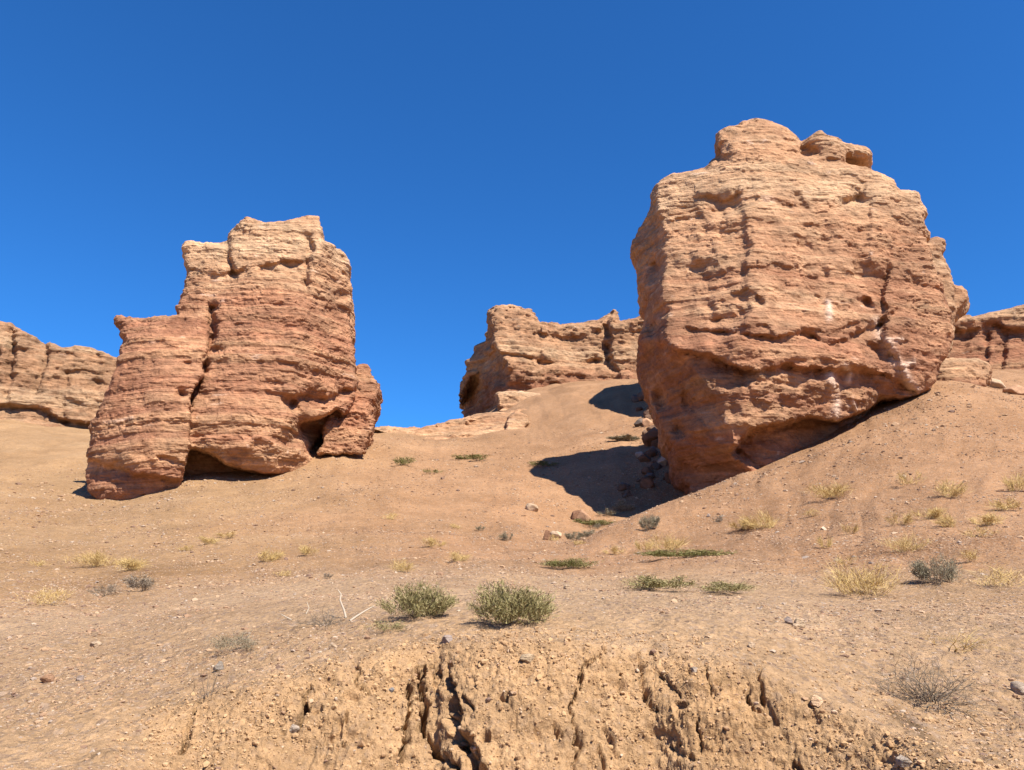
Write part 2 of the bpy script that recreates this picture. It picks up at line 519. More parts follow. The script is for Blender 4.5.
# tint: red-orange slope, grey-tan gravel terrace, pale tan earth bank
nx = fbm(X.ravel() * 0.12, Yy.ravel() * 0.12, 0 * GX + 1.5, 3).reshape(sh)
nl = fbm(X.ravel() * 0.7, Yy.ravel() * 0.7, 0 * GX + 6.5, 3).reshape(sh)
slope_c = np.array((0.445, 0.245, 0.140)); terr_c = np.array((0.54, 0.35, 0.225)); bank_c = np.array((0.65, 0.405, 0.238)); floor_c = np.array((0.47, 0.285, 0.145))
pale_c = np.array((0.46, 0.285, 0.155))
wt = (smooth(20, 11, RR + 3.5 * nx + 1.2 * nl))[..., None]
tint = slope_c * (1 - wt) + terr_c * wt
lefty = smooth(0.02, -0.5, PH + 0.1 * nx)[..., None] * (1 - wt)
tint = tint * (1 - lefty * 0.75) + pale_c * lefty * 0.75
strk = fbm(PH.ravel() * 15 + 0.5 * nl.ravel(), np.log(RR.ravel() + 1) * 1.6, 0 * GX + 12.3, 4, 0.6).reshape(sh)
grn = fbm(X.ravel() * 0.33 + 8, Yy.ravel() * 0.33, 0 * GX + 2.5, 4, 0.65).reshape(sh)
tint = tint * (1 + 0.07 * nl + 0.11 * strk * (1 - wt[..., 0]) + 0.12 * grn + 0.06 * nx)[..., None]
tint = tint * np.stack([1 + 0 * grn, 1 + 0.03 * grn, 1 + 0.07 * grn], -1)
bm_ = smooth(-0.45, 0.05, GT.reshape(sh) + 0.25 * nl) * smooth(0.0, 0.2, GD.reshape(sh))
nearl = smooth(7.5, 5.0, RR + 0.8 * nl) * 0.8
bm_ = np.maximum(bm_, nearl * (0.55 + 0.3 * nl))
bm_ = np.clip(bm_, 0, 1)[..., None]
wet = smooth(0.15, 0.6, fbm(X.ravel() * 1.4 + 4, Yy.ravel() * 1.4, Z.ravel() * 1.4, 3).reshape(sh))[..., None]
bc = bank_c * (1 - 0.35 * wet) + np.array((0.54, 0.315, 0.165)) * 0.35 * wet
tint = (tint * (1 - bm_) + bc * bm_) * ALB * np.array((1.04, 1.03, 0.895))
spx, spy = proj(P3[..., 0], np.maximum(P3[..., 1], 0.1), P3[..., 2])
fm = front & (PH > 0.2) & (RR < 6)
stn = np.zeros(sh)
stn[fm] = np.exp(-(seg_dist([(893, 712), (915, 728), (935, 752), (950, 775)], spx[fm] + 6 * nl[fm], spy[fm], False)[0] / 9) ** 2)
stn[fm] = np.maximum(stn[fm], 0.7 * np.exp(-(seg_dist([(985, 745), (1002, 760)], spx[fm] + 6 * nl[fm], spy[fm], False)[0] / 8) ** 2))
tint = tint * (1 - 0.55 * stn[..., None])
alpha = np.clip(0.75 + 0.25 * wt[..., 0] - 0.75 * bm_[..., 0], 0.05, 1)

nphi, nr = sh
vid = np.arange(nphi * nr).reshape(sh)
quads = np.stack([vid[:-1, :-1], vid[1:, :-1], vid[1:, 1:], vid[:-1, 1:]], -1)      # phi grows clockwise seen from above
bank_face = (onbank[:-1, :-1] > 0.45) & (RR[:-1, :-1] > 3.4)
Vall = P3.reshape(-1, 3); Nall = Nn.reshape(-1, 3)
Tall = np.concatenate([tint.reshape(-1, 3), alpha.reshape(-1, 1)], 1)


def sub_terrain(name, mask, mat):
    q = quads[mask]
    u, inv = np.unique(q, return_inverse=True)
    me = new_mesh(name, Vall[u], inv.reshape(q.shape))
    at = me.color_attributes.new('tint', 'FLOAT_COLOR', 'POINT')
    at.data.foreach_set('color', Tall[u].astype(f32).ravel())
    o = link(name, me, mat)
    o['kind'] = 'structure'
    return o


ground = sub_terrain('ground', ~bank_face, M_ground)
bank = sub_terrain('earth_bank', bank_face, M_ground)
bpy.context.view_layer.update()


def hit(px, py):
    """the ground point seen at a photograph pixel"""
    d = ray(px, py)
    best = None
    for o in (ground, bank):
        ok, loc, nrm, _ = o.ray_cast(Vector((0, 0, 0)), d)
        if ok and (best is None or loc.length < best[0].length):
            best = (loc.copy(), nrm.copy())
    return best


def drop(x, y):
    best = None
    for o in (ground, bank):
        ok, loc, nrm, _ = o.ray_cast(Vector((x, y, 80)), Vector((0, 0, -1)))
        if ok and (best is None or loc.z > best[0].z):
            best = (loc.copy(), nrm.copy())
    return best


# ------------------------------------------------------------------ rock formations
def inside_poly(P, X, Y):
    P = np.asarray(P, float)
    c = np.zeros(X.shape, bool)
    n = len(P)
    j = n - 1
    for i in range(n):
        xi, yi = P[i]; xj, yj = P[j]
        if yi != yj:
            c ^= ((yi > Y) != (yj > Y)) & (X < (xj - xi) * (Y - yi) / (yj - yi) + xi)
        j = i
    return c


def stroke(P, w, d):
    return lambda X, Y: d * np.exp(-(seg_dist(P, X, Y, False)[0] / w) ** 2)


def ledge(P, d, Lg, lip=1.5, end=8):
    """sharp recess on the right-hand side of the drawn line (below it when drawn left to right), dying out over Lg pixels"""
    def f(X, Y):
        dist, s, ov = seg_dist(P, X, Y, False)
        return d * smooth(-lip, lip, s) * np.exp(-np.clip(s, 0, None) / Lg) * np.exp(-(ov / end) ** 2)
    return f


def blob(cx, cy, rx, ry, d):
    return lambda X, Y: d * np.exp(-(((X - cx) / rx) ** 2 + ((Y - cy) / ry) ** 2) ** 1.5)


def depth_map(pts):
    P = np.array([(p[0] / 100, p[1] / 100) for p in pts]); v = np.array([p[2] for p in pts], float)
    w = tps_fit(P, v, 1e-3)
    return lambda X, Y: tps_eval(P, w, X / 100, Y / 100)


def corner_left(pts, slope):
    """a side face that falls back to the left of a corner line given as (px, py, depth)"""
    py = np.array([p[1] for p in pts], float); px = np.array([p[0] for p in pts], float); dd = np.array([p[2] for p in pts], float)
    if not isinstance(slope, (int, float)):
        sy, sv = zip(*slope)
        return lambda X, Y: np.interp(Y, py, dd) + np.interp(Y, sy, sv) * (np.interp(Y, py, px) - X)
    return lambda X, Y: np.interp(Y, py, dd) + slope * (np.interp(Y, py, px) - X)


def corner_right(pts, slope):
    py = np.array([p[1] for p in pts], float); px = np.array([p[0] for p in pts], float); dd = np.array([p[2] for p in pts], float)
    return lambda X, Y: np.interp(Y, py, dd) + slope * (X - np.interp(Y, py, px))


class Block:
    def __init__(self, outline, Y0, base, back, sides=(), feats=(), k=0.7, cuts=()):
        self.Y0, self.back, self.k = Y0, back, k
        o = np.array(outline, float)
        self.x0 = int(o[:, 0].min()) - 40; self.x1 = int(o[:, 0].max()) + 40
        self.y0 = int(o[:, 1].min()) - 40; self.y1 = int(o[:, 1].max()) + 40
        gx, gy = np.meshgrid(np.arange(self.x0, self.x1 + 1, dtype=float), np.arange(self.y0, self.y1 + 1, dtype=float), indexing='ij')
        d = seg_dist(o, gx, gy, True)[0]
        self.S = np.where(inside_poly(o, gx, gy), -d, d).astype(f32)
        F = base(gx, gy)
        zz = 0 * gx + o[0, 0] * 0.37
        wx = gx + 5.0 * fbm(gx / 26, gy / 26, zz, 3, 0.6); wy = gy + 4.0 * fbm(gx / 26 + 40, gy / 26, zz, 3, 0.6)
        depthm = 0.8 + 0.45 * fbm(gx / 18, gy / 18, zz + 9, 3, 0.6)
        for s in sides:
            F = np.maximum(F, s(gx + 0.8 * (wx - gx), gy))
        for f in feats:
            F = F + f(wx, wy) * np.clip(depthm, 0.25, 1.5)
        for f in cuts:
            F = F + f(gx + 0.5 * (wx - gx), gy + 0.5 * (wy - gy))
        self.F = F.astype(f32)
        self.outline = o
        inner = o[:, 0].min() if o[:, 0].min() > 512 else (o[:, 0].max() if o[:, 0].max() < 512 else 512)
        self.lean = (inner - 512) / FPX * 1.03        # the body runs back a little askew, narrowing out of sight

    def _s(self, I, px, py):
        u = np.clip(px - self.x0, 0, I.shape[0] - 1.001); v = np.clip(py - self.y0, 0, I.shape[1] - 1.001)
        ui = u.astype(np.int32); vi = v.astype(np.int32); fu = u - ui; fv = v - vi
        return (I[ui, vi] * (1 - fu) + I[ui + 1, vi] * fu) * (1 - fv) + (I[ui, vi + 1] * (1 - fu) + I[ui + 1, vi + 1] * fu) * fv

    def sdf(self, x, y, z):
        # the outline is the rock's section at Y0; the body tapers to its front face and runs straight back behind it
        k = np.where(y > self.Y0, 1.0, self.Y0 / y).astype(f32)
        yc = np.maximum(y, self.Y0) * 0 + self.Y0
        px, py = proj((x - np.maximum(y - self.Y0, 0) * self.lean) * k, yc, z * k)
        a = self._s(self.S, px, py) * (self.Y0 / FPX)
        fx, fy = proj(x, y, z)
        b = self._s(self.F, fx, fy) - y
        c = y - self.back
        d = smax(smax(a, b, self.k), c, self.k * 2)
        return d

    def bounds(self):
        xs, zs = [], []
        for p in self.outline:
            for Y in (self.Y0 - 7, self.back):
                pass
            w = pix(p[0], p[1], self.Y0)
            xs += [w[0], w[0] + self.lean * (self.back - self.Y0)]; zs.append(w[2])
        return min(xs), max(xs), min(zs), max(zs), float(self.F.min()), self.back


def smax(a, b, k):
    h = np.clip(k - np.abs(a - b), 0, None) / k
    return np.maximum(a, b) + h * h * k * 0.25


def surface_nets(V, org, res):
    S = V < 0
    c = [S[i:S.shape[0] - 1 + i, j:S.shape[1] - 1 + j, k:S.shape[2] - 1 + k] for i in (0, 1) for j in (0, 1) for k in (0, 1)]
    cnt = sum(a.astype(np.int8) for a in c)
    act = (cnt > 0) & (cnt < 8)
    idx = np.argwhere(act)
    ids = np.full(act.shape, -1, np.int32); ids[act] = np.arange(len(idx))
    corners = [(i, j, k) for i in (0, 1) for j in (0, 1) for k in (0, 1)]
    cv = np.stack([V[idx[:, 0] + i, idx[:, 1] + j, idx[:, 2] + k] for i, j, k in corners], 1)
    acc = np.zeros((len(idx), 3)); num = np.zeros(len(idx))
    for a in range(8):
        for b in range(a + 1, 8):
            da = np.array(corners[a]); db = np.array(corners[b])
            if np.abs(da - db).sum() != 1: continue
            m = (cv[:, a] < 0) != (cv[:, b] < 0)
            t = cv[m, a] / (cv[m, a] - cv[m, b])
            acc[m] += da + (db - da) * t[:, None]; num[m] += 1
    P = (idx + acc / num[:, None]) * res + org
    faces = []
    for ax in range(3):
        u, v = (ax + 1) % 3, (ax + 2) % 3
        sl0 = [slice(1, -1)] * 3; sl1 = [slice(1, -1)] * 3
        sl0[ax] = slice(0, -1); sl1[ax] = slice(1, None)
        s0 = S[tuple(sl0)]; s1 = S[tuple(sl1)]
        for flip, m in ((False, s0 & ~s1), (True, ~s0 & s1)):
            e = np.argwhere(m)
            off = np.array([1, 1, 1]); off[ax] = 0
            e = e + off
            def cell(du, dv):
                w = e.copy(); w[:, u] += du; w[:, v] += dv
                return ids[w[:, 0], w[:, 1], w[:, 2]]
            qd = np.stack([cell(-1, -1), cell(0, -1), cell(0, 0), cell(-1, 0)], 1)
            faces.append(qd[:, ::-1] if flip else qd)
    Fq = np.concatenate(faces)
    Fq = Fq[(Fq >= 0).all(1)]
    return P, Fq


def subdivide(P, F, relax=0.6):
    n = len(P)
    e = np.stack([F, np.roll(F, -1, 1)], -1).reshape(-1, 2)
    es = np.sort(e, 1)
    key = es[:, 0].astype(np.int64) * n + es[:, 1]
    u, inv = np.unique(key, return_inverse=True)
    em = (P[u // n] + P[u % n]) / 2
    fc = P[F].mean(1)
    E = inv.reshape(-1, 4) + n
    Fi = np.arange(len(F)) + n + len(u)
    out = [np.stack([F[:, i], E[:, i], Fi, E[:, i - 1]], 1) for i in range(4)]
    P2 = np.concatenate([P, em, fc])
    F2 = np.concatenate(out)
    # light relaxation so the fine mesh does not keep the voxel steps
    s = np.zeros_like(P2); c = np.zeros(len(P2))
    for i in range(4):
        for j in (1, 3):
            np.add.at(s, F2[:, i], P2[F2[:, (i + j) % 4]]); np.add.at(c, F2[:, i], 1)
    return P2 * (1 - relax) + (s / c[:, None]) * relax, F2


def vnormals(P, F):
    n = np.cross(P[F[:, 2]] - P[F[:, 0]], P[F[:, 3]] - P[F[:, 1]])
    out = np.zeros_like(P)
    for i in range(4):
        np.add.at(out, F[:, i], n)
    return out / (np.linalg.norm(out, axis=1, keepdims=True) + 1e-12)


def hexc(r, g, b):
    f = lambda c: ((c / 255 + 0.055) / 1.055) ** 2.4 if c > 10 else c / 255 / 12.92
    return np.array((f(r), f(g), f(b)))


RED = np.array((0.355, 0.180, 0.105)); TAN = np.array((0.46, 0.275, 0.155)); PALE = np.array((0.55, 0.375, 0.225)); DARK = np.array((0.225, 0.105, 0.06)); WHITE = np.array((0.72, 0.55, 0.42))


def strata(x, y, z, dip=(0.0, 0.0), f=1.0):
    s = z + dip[0] * x + dip[1] * y + 0.45 * fbm(x * 0.09, y * 0.09, z * 0.05, 2) + 0.07 * vnoise(x * 0.8, y * 0.8, z * 0.8)
    o = 0 * x + 0.5
    a = bedstep(s * 0.62 * f + 20, 5); b = bedstep(s * 1.7 * f + 20, 9); c = bedstep(s * 4.6 * f + 20, 12)
    return s, a, b, c


def make_rock(name, blocks, res, mat, label, cat, sub=1, dip=(0, 0), amp=1.0, fine=1.0, pale_from=0.8, base_tint=None, minerals=(), tone=1.0, group=None, red=1.0, seed=0.0, beds=1.0, pale_w=0.12, knob=1.0, blocks_amp=0.9):
    bb = np.array([b.bounds() for b in blocks])
    pad = 1.2
    x0, x1, z0, z1, y0, y1 = bb[:, 0].min() - pad, bb[:, 1].max() + pad, bb[:, 2].min() - pad, bb[:, 3].max() + pad, bb[:, 4].min() - pad, bb[:, 5].max() + pad
    gx = np.arange(x0, x1, res, dtype=f32); gy = np.arange(y0, y1, res, dtype=f32); gz = np.arange(z0, z1, res, dtype=f32)
    V = np.empty((len(gx), len(gy), len(gz)), f32)
    YY, ZZ = np.meshgrid(gy, gz, indexing='ij')
    chunk = max(1, int(400000 / YY.size))
    for i in range(0, len(gx), chunk):
        xs = gx[i:i + chunk]
        X = np.broadcast_to(xs[:, None, None], (len(xs),) + YY.shape).ravel()
        Yv = np.broadcast_to(YY, (len(xs),) + YY.shape).ravel(); Zv = np.broadcast_to(ZZ, (len(xs),) + YY.shape).ravel()
        d = None
        for b in blocks:
            s = b.sdf(X, Yv, Zv)
            d = s if d is None else -smax(-d, -s, 0.35)
        m = np.abs(d) < 2.2 * max(1, amp)
        x, y, z = X[m] + seed, Yv[m], Zv[m]
        s, a, bb_, c = strata(x, y, z, dip)
        hard = 0.6 + 0.5 * vnoise(x * 0.2, y * 0.2, z * 0.2)
        n = 0.40 * plates(fbm(x * 0.26, y * 0.26, z * 0.17, 3, 0.45), 3.5) + 0.15 * plates(fbm(x * 0.7 + 9, y * 0.7, z * 0.9, 2), 3) + beds * (0.20 * a * hard + 0.14 * bb_ * hard) - 0.10
        crack = smooth(0.84, 0.98, 1 - np.abs(vnoise(x * 0.42 + 0.3 * a, y * 0.42, z * 0.055)) * 2.2)
        pit = smooth(0.45, 0.8, vnoise(x * 0.55, y * 0.55, z * 0.8))
        hx = x * 0.83 + y * 0.56 + 0.25 * vnoise(x * 0.9, y * 0.9, z * 0.9); hs = s + 0.12 * vnoise(x * 1.1 + 5, y * 1.1, z * 1.1)
        n = n + blocks_amp * (0.26 * joint_blocks(hx * 0.22, hs * 0.33 + 9, 20) + 0.17 * joint_blocks(hx * 0.5 + 7, hs * 0.85 + 9, 24))
        n = n - 0.22 * crack * smooth(0.0, 0.5, vnoise(x * 0.15, y * 0.15, z * 0.25 + 4)) - 0.10 * pit
        d = d.copy()
        d[m] = d[m] - amp * 0.62 * n
        V[i:i + chunk] = d.reshape(len(xs), *YY.shape)
    V[0] = V[-1] = 1; V[:, 0] = V[:, -1] = 1; V[:, :, 0] = V[:, :, -1] = 1
    P, F = surface_nets(V, np.array((x0, y0, z0)), res)
    for k_ in range(sub):
        P, F = subdivide(P, F, 0.6 if k_ == 0 else 0.3)
    Nv = vnormals(P, F)
    x, y, z = P[:, 0] + seed, P[:, 1], P[:, 2]
    s, a, b, c = strata(x, y, z, dip)
    side = np.sqrt(np.clip(1 - Nv[:, 2] ** 2, 0, 1))
    hard = 0.7 + 0.6 * vnoise(x * 0.5, y * 0.5, z * 0.5)
    rough = 0.55 + 0.6 * smooth(-0.3, 0.6, vnoise(x * 0.21 + 5, y * 0.21, z * 0.28))
    dd = beds * side * hard * (0.04 * b + 0.05 * c) + 0.05 * knob * rough * fbm(x * 1.5 + 4, y * 1.5, z * 1.9, 5, 0.62) + 0.05 * rough * fbm(x * 0.9, y * 0.9, z * 2.0, 5, 0.55)
    hx = x * 0.83 + y * 0.56 + 0.14 * fbm(x * 1.6, y * 1.6, z * 1.6, 3); hs = s + 0.08 * fbm(x * 1.8 + 5, y * 1.8, z * 1.8, 3)
    jb = joint_blocks(hx * 1.1 + 3, hs * 2.3 + 9, 28); jc = joint_blocks(hx * 2.3 + 3, hs * 5.1 + 9, 32)
    dd = dd + blocks_amp * side * (0.075 * jb + 0.032 * jc)
    dd = dd - 0.08 * rough * smooth(0.66, 0.98, ridged(x * 0.45, y * 0.45, z * 0.8, 3) * 0.75) - 0.06 * rough * smooth(0.55, 0.8, vnoise(x * 1.5, y * 1.5, z * 3.2))
    P = P + Nv * (fine * dd)[:, None]
    if sub > 1:
        g1 = fbm(x * 3.1, y * 3.1, z * 5.5, 4, 0.62); g2 = fbm(x * 2.2 + 17, y * 2.2, z * 2.6, 3, 0.6)
        gm = 0.5 + 0.8 * smooth(-0.2, 0.6, vnoise(x * 0.33 + 2, y * 0.33, z * 0.4))
        P = P + Nv * (fine * gm * (0.030 * g1 + 0.028 * plates(g2, 3.0) + 0.03 * np.abs(g1)))[:, None]
    # tints by bed
    zt, zb = z1 - pad, z0 + pad
    h = (z - zb) / (zt - zb) + 0.05 * fbm(x * 0.25, y * 0.25, z * 0.1, 2)
    bed = 0.5 + (0.55 * a + 0.35 * b + 0.30 * c) * min(1.0, 0.25 + beds * 0.9) + (0.25 + 0.3 * max(0, 0.8 - beds)) * fbm(x * 0.35, y * 0.35, z * 0.7, 3)
    pale = smooth(pale_from - pale_w, pale_from + pale_w * 0.8, h + 0.06 * bed)
    t = np.clip(bed, 0, 1)[:, None]
    lo = RED * (1 - t) + TAN * t
    hi = TAN * (1 - t) + PALE * t
    col = lo * (1 - pale[:, None]) + hi * pale[:, None]
    vein = smooth(0.90, 1.0, 1 - np.abs(c + 0.5 * vnoise(x * 0.6, y * 0.6, z * 0.6)) * 1.4) * smooth(0.1, 0.5, vnoise(x * 0.45, y * 0.45, z * 1.5 + 3))
    col = col * (1 - 0.5 * vein[:, None]) + WHITE * 0.5 * vein[:, None]
    thin = bedstep(s * 9.0 + 3, 15)
    seam = smooth(0.55, 0.8, thin) * smooth(0.0, 0.4, vnoise(x * 0.35 + 8, y * 0.35, z * 1.3))
    seam = seam * min(1.0, beds); col = col * (1 + 0.30 * seam[:, None])
    dsm = smooth(0.6, 0.85, -thin) * smooth(0.0, 0.4, vnoise(x * 0.3 + 2, y * 0.3, z * 1.1))
    dsm = dsm * min(1.0, beds); col = col * (1 - 0.28 * dsm[:, None])
    mot = fbm(x * 0.7 + 31, y * 0.7, z * 0.9, 4, 0.6); mot2 = fbm(x * 2.4 + 3, y * 2.4, z * 3.6, 3, 0.6)
    col = col * (1 + 0.16 * np.clip(mot, -1, 1) + 0.10 * mot2)[:, None] * np.stack([1 + 0 * mot, 1 - 0.03 * mot, 1 - 0.05 * mot], 1)
    varn = smooth(0.1, 0.65, fbm(x * 0.42 + 3, y * 0.42, z * 0.36, 5, 0.6)) * 0.5 * (1 - 0.45 * pale)
    col = col * (1 - varn[:, None]) + DARK * varn[:, None]
    if len(minerals):
        ppx, ppy = proj(P[:, 0], P[:, 1], P[:, 2])
        fr = Nv[:, 1] < 0.2
        for line, w in minerals:
            k = np.exp(-(seg_dist(line, ppx + 1.8 * fbm(x * 0.8, z * 0.8, 0 * x, 3), ppy, False)[0] / (w * 1.25)) ** 2) * fr * smooth(-0.9, 0.0, fbm(x * 1.1, y * 1.1, z * 1.1 + 5, 3)) * 0.9
            col = col * (1 - k[:, None]) + WHITE * k[:, None]
            P = P + Nv * (0.12 * k)[:, None]
    col = np.clip(col * tone * ALB * 1.2 * np.array((1.04, 0.965, 0.925)), 0.02, 0.8)
    org = np.array(((x0 + x1) / 2, (y0 + y1) / 2, zb))
    me = new_mesh(name, P - org, F)
    set_col(me, col)
    o = link(name, me, mat, loc=org.tolist())
    tag(o, label, cat, group)
    print(name, len(P), 'verts')
    return o


# --- big rock on the right
RF = depth_map([(640, 180, 42), (700, 160, 40.6), (760, 150, 40.2), (830, 150, 40.8), (900, 190, 40.6), (925, 190, 41),
                (672, 220, 39.9), (745, 220, 38.4), (820, 220, 39.2), (915, 220, 40.3),
                (670, 300, 38.7), (745, 300, 37.2), (830, 300, 38.2), (945, 300, 40.4),
                (674, 350, 37.7), (745, 345, 36.6), (830, 340, 37.4), (900, 345, 39.0), (955, 340, 40.8),
                (700, 400, 37.5), (760, 400, 37.0), (830, 390, 38.0), (900, 385, 39.6), (950, 380, 41.2),
                (720, 440, 37.2), (800, 430, 38.4), (680, 490, 37.6), (760, 480, 38.2), (850, 450, 40.2), (940, 420, 42)])
right_sides = [corner_left([(655, 150, 41.3), (664, 195, 40.1), (669, 215, 39.7), (672, 232, 39.5), (667, 250, 39.3), (674, 265, 39.0), (670, 285, 38.8), (671, 310, 38.5), (674, 340, 37.8), (682, 352, 37.4), (695, 372, 37.3), (709, 385, 37.2), (722, 405, 37.2), (726, 425, 37.2), (734, 445, 37.4), (755, 460, 37.8), (775, 472, 38.2), (790, 520, 38.5)], [(150, .13), (180, .13), (360, .125), (400, .085), (440, .055), (490, .035)]),
               corner_left([(748, 140, 40.2), (747, 180, 38.9), (748, 220, 38.25), (745, 250, 37.85), (748, 280, 37.4), (742, 320, 36.95), (728, 342, 36.8), (640, 362, 30), (600, 520, 30)], 0.027)]
right_feats = [
    blob(706, 265, 34, 75, 0.6), blob(722, 207, 20, 6, 0.35), ledge([(742, 196), (747, 235), (744, 260), (748, 290), (742, 318)], 0.5, 22, 3),
    ledge([(700, 196), (725, 200), (745, 192)], 0.4, 14), ledge([(708, 305), (722, 302), (738, 308)], 0.45, 8, 2, 5), ledge([(738, 292), (748, 288), (760, 300)], 0.45, 12, 2, 5), ledge([(745, 326), (758, 324), (772, 330)], 0.4, 7, 1.5, 6), ledge([(715, 318), (730, 316)], 0.4, 5, 1.2, 5),
    ledge([(690, 330), (720, 332), (745, 338), (790, 336), (830, 340), (862, 333), (880, 322)], 0.75, 8, 1.2), blob(735, 334, 16, 3, 0.3), blob(812, 337, 22, 3, 0.3),
    ledge([(683, 354), (720, 360), (745, 372), (790, 368), (840, 366), (880, 372), (905, 385)], 1.05, 28, 1.5),
    ledge([(812, 330), (840, 326), (870, 320), (890, 312)], 0.4, 8, 1.2),
    ledge([(890, 275), (884, 300), (880, 322), (893, 355), (908, 385)], 0.8, 22, 2.5), blob(862, 303, 8, 6, 0.8), blob(880, 352, 12, 8, 0.7), blob(905, 340, 5, 5, 0.6),
    ledge([(868, 190), (858, 205), (850, 206)], 0.6, 10, 2), blob(853, 202, 12, 5, 0.6), blob(905, 250, 22, 60, 0.35), blob(818, 250, 14, 55, 0.35), blob(858, 240, 9, 42, 0.45), ledge([(872, 205), (868, 240), (873, 275)], 0.35, 10, 2), ledge([(812, 275), (810, 310)], 0.25, 9, 2),
    ledge([(668, 220), (700, 214), (745, 198), (800, 205), (850, 204)], 0.25, 8, 1.2), blob(800, 205, 4, 14, 0.35), blob(806, 235, 3, 16, 0.3),
    ledge([(760, 265), (820, 268), (880, 274), (940, 290)], 0.22, 7, 1.2), blob(826, 290, 4, 20, 0.3),
    ledge([(740, 405), (790, 402), (830, 398)], 0.25, 5, 1), blob(725, 410, 12, 14, 0.4),
    blob(652, 330, 6, 12, 0.8), blob(660, 400, 8, 10, 0.9), blob(675, 430, 8, 10, 0.7), blob(690, 400, 6, 9, 0.7), blob(655, 270, 6, 9, 0.7), blob(700, 440, 9, 7, 0.5),
    blob(676, 470, 40, 10, 0.3), blob(718, 158, 10, 4, 0.9), blob(806, 153, 9, 6, 1.0), blob(840, 164, 26, 3, 0.5),
]
right_cuts = [ledge([(735, 450), (748, 432), (770, 424), (790, 421), (812, 419), (838, 421), (860, 414), (880, 403), (905, 399), (925, 392)], 2.8, 60, 1.5, 4), blob(898, 408, 24, 9, 1.8)]
right_main = Block([(652, 186), (662, 178), (672, 171), (690, 168), (704, 166), (712, 160), (722, 155), (745, 150), (775, 150), (800, 153), (812, 151), (838, 155), (858, 160), (872, 164), (884, 171), (895, 177), (901, 186), (908, 187), (919, 191), (922, 203), (927, 213), (925, 222), (929, 236), (933, 252), (937, 262), (944, 290), (950, 315), (954, 340), (950, 352), (944, 366), (938, 383),
                    (925, 420), (900, 450), (800, 500), (740, 520), (700, 520), (684, 487), (675, 470), (668, 450), (663, 430), (655, 405), (649, 390), (640, 370), (638, 350), (641, 330), (646, 300), (640, 285), (636, 268), (635, 250), (632, 232), (634, 222), (640, 215), (648, 206), (650, 195)], 42.0, RF, 47.5, right_sides, right_feats, 0.45, right_cuts)
cap_a = Block([(714, 138), (716, 133), (728, 127), (742, 122), (755, 120), (772, 123), (786, 127), (796, 134), (801, 143), (796, 152), (780, 158), (740, 159), (724, 153), (714, 147)], 42.0, depth_map([(714, 130, 41.0), (750, 122, 41.0), (800, 130, 41.4), (715, 155, 40.3), (755, 150, 39.8), (800, 155, 40.6)]), 46, (), [blob(722, 147, 6, 6, .5), stroke([(745, 124), (744, 134)], 2, .4)], 0.5)
cap_b = Block([(796, 150), (808, 137), (820, 129), (828, 135), (845, 141), (858, 142), (868, 146), (875, 153), (872, 161), (862, 166), (845, 164), (820, 162), (800, 160)], 42.5, depth_map([(800, 135, 41.2), (830, 130, 41.0), (875, 140, 42), (800, 160, 41.0), (835, 160, 40.6), (875, 165, 41.4)]), 46, (), [blob(806, 151, 9, 9, 1.2), blob(848, 156, 4, 4, .8), blob(830, 160, 4, 3, .7), blob(858, 156, 3, 3, .6), blob(847, 149, 4, 2, .4)], 0.4)
mins = [([(829, 375), (834, 388), (837, 400), (836, 415)], 3.2), ([(845, 366), (849, 374), (847, 382)], 2.6), ([(852, 398), (856, 410)], 1.4), ([(876, 322), (882, 336), (889, 348), (897, 362), (905, 377), (914, 390)], 4.2), ([(886, 340), (900, 340)], 2.2), ([(903, 366), (914, 362)], 2.5), ([(828, 303), (830, 318)], 2.6)]
make_rock('rock_outcrop', [right_main, cap_a, cap_b], 0.15, M_massive, 'largest reddish sandstone block with undercut base, right of the shadowed gully', 'rock outcrop', pale_from=0.55, pale_w=0.28, minerals=mins, dip=(0.02, 0), beds=0.6, knob=0.7, amp=0.75, sub=2, tone=1.16, blocks_amp=0.8, fine=0.85)

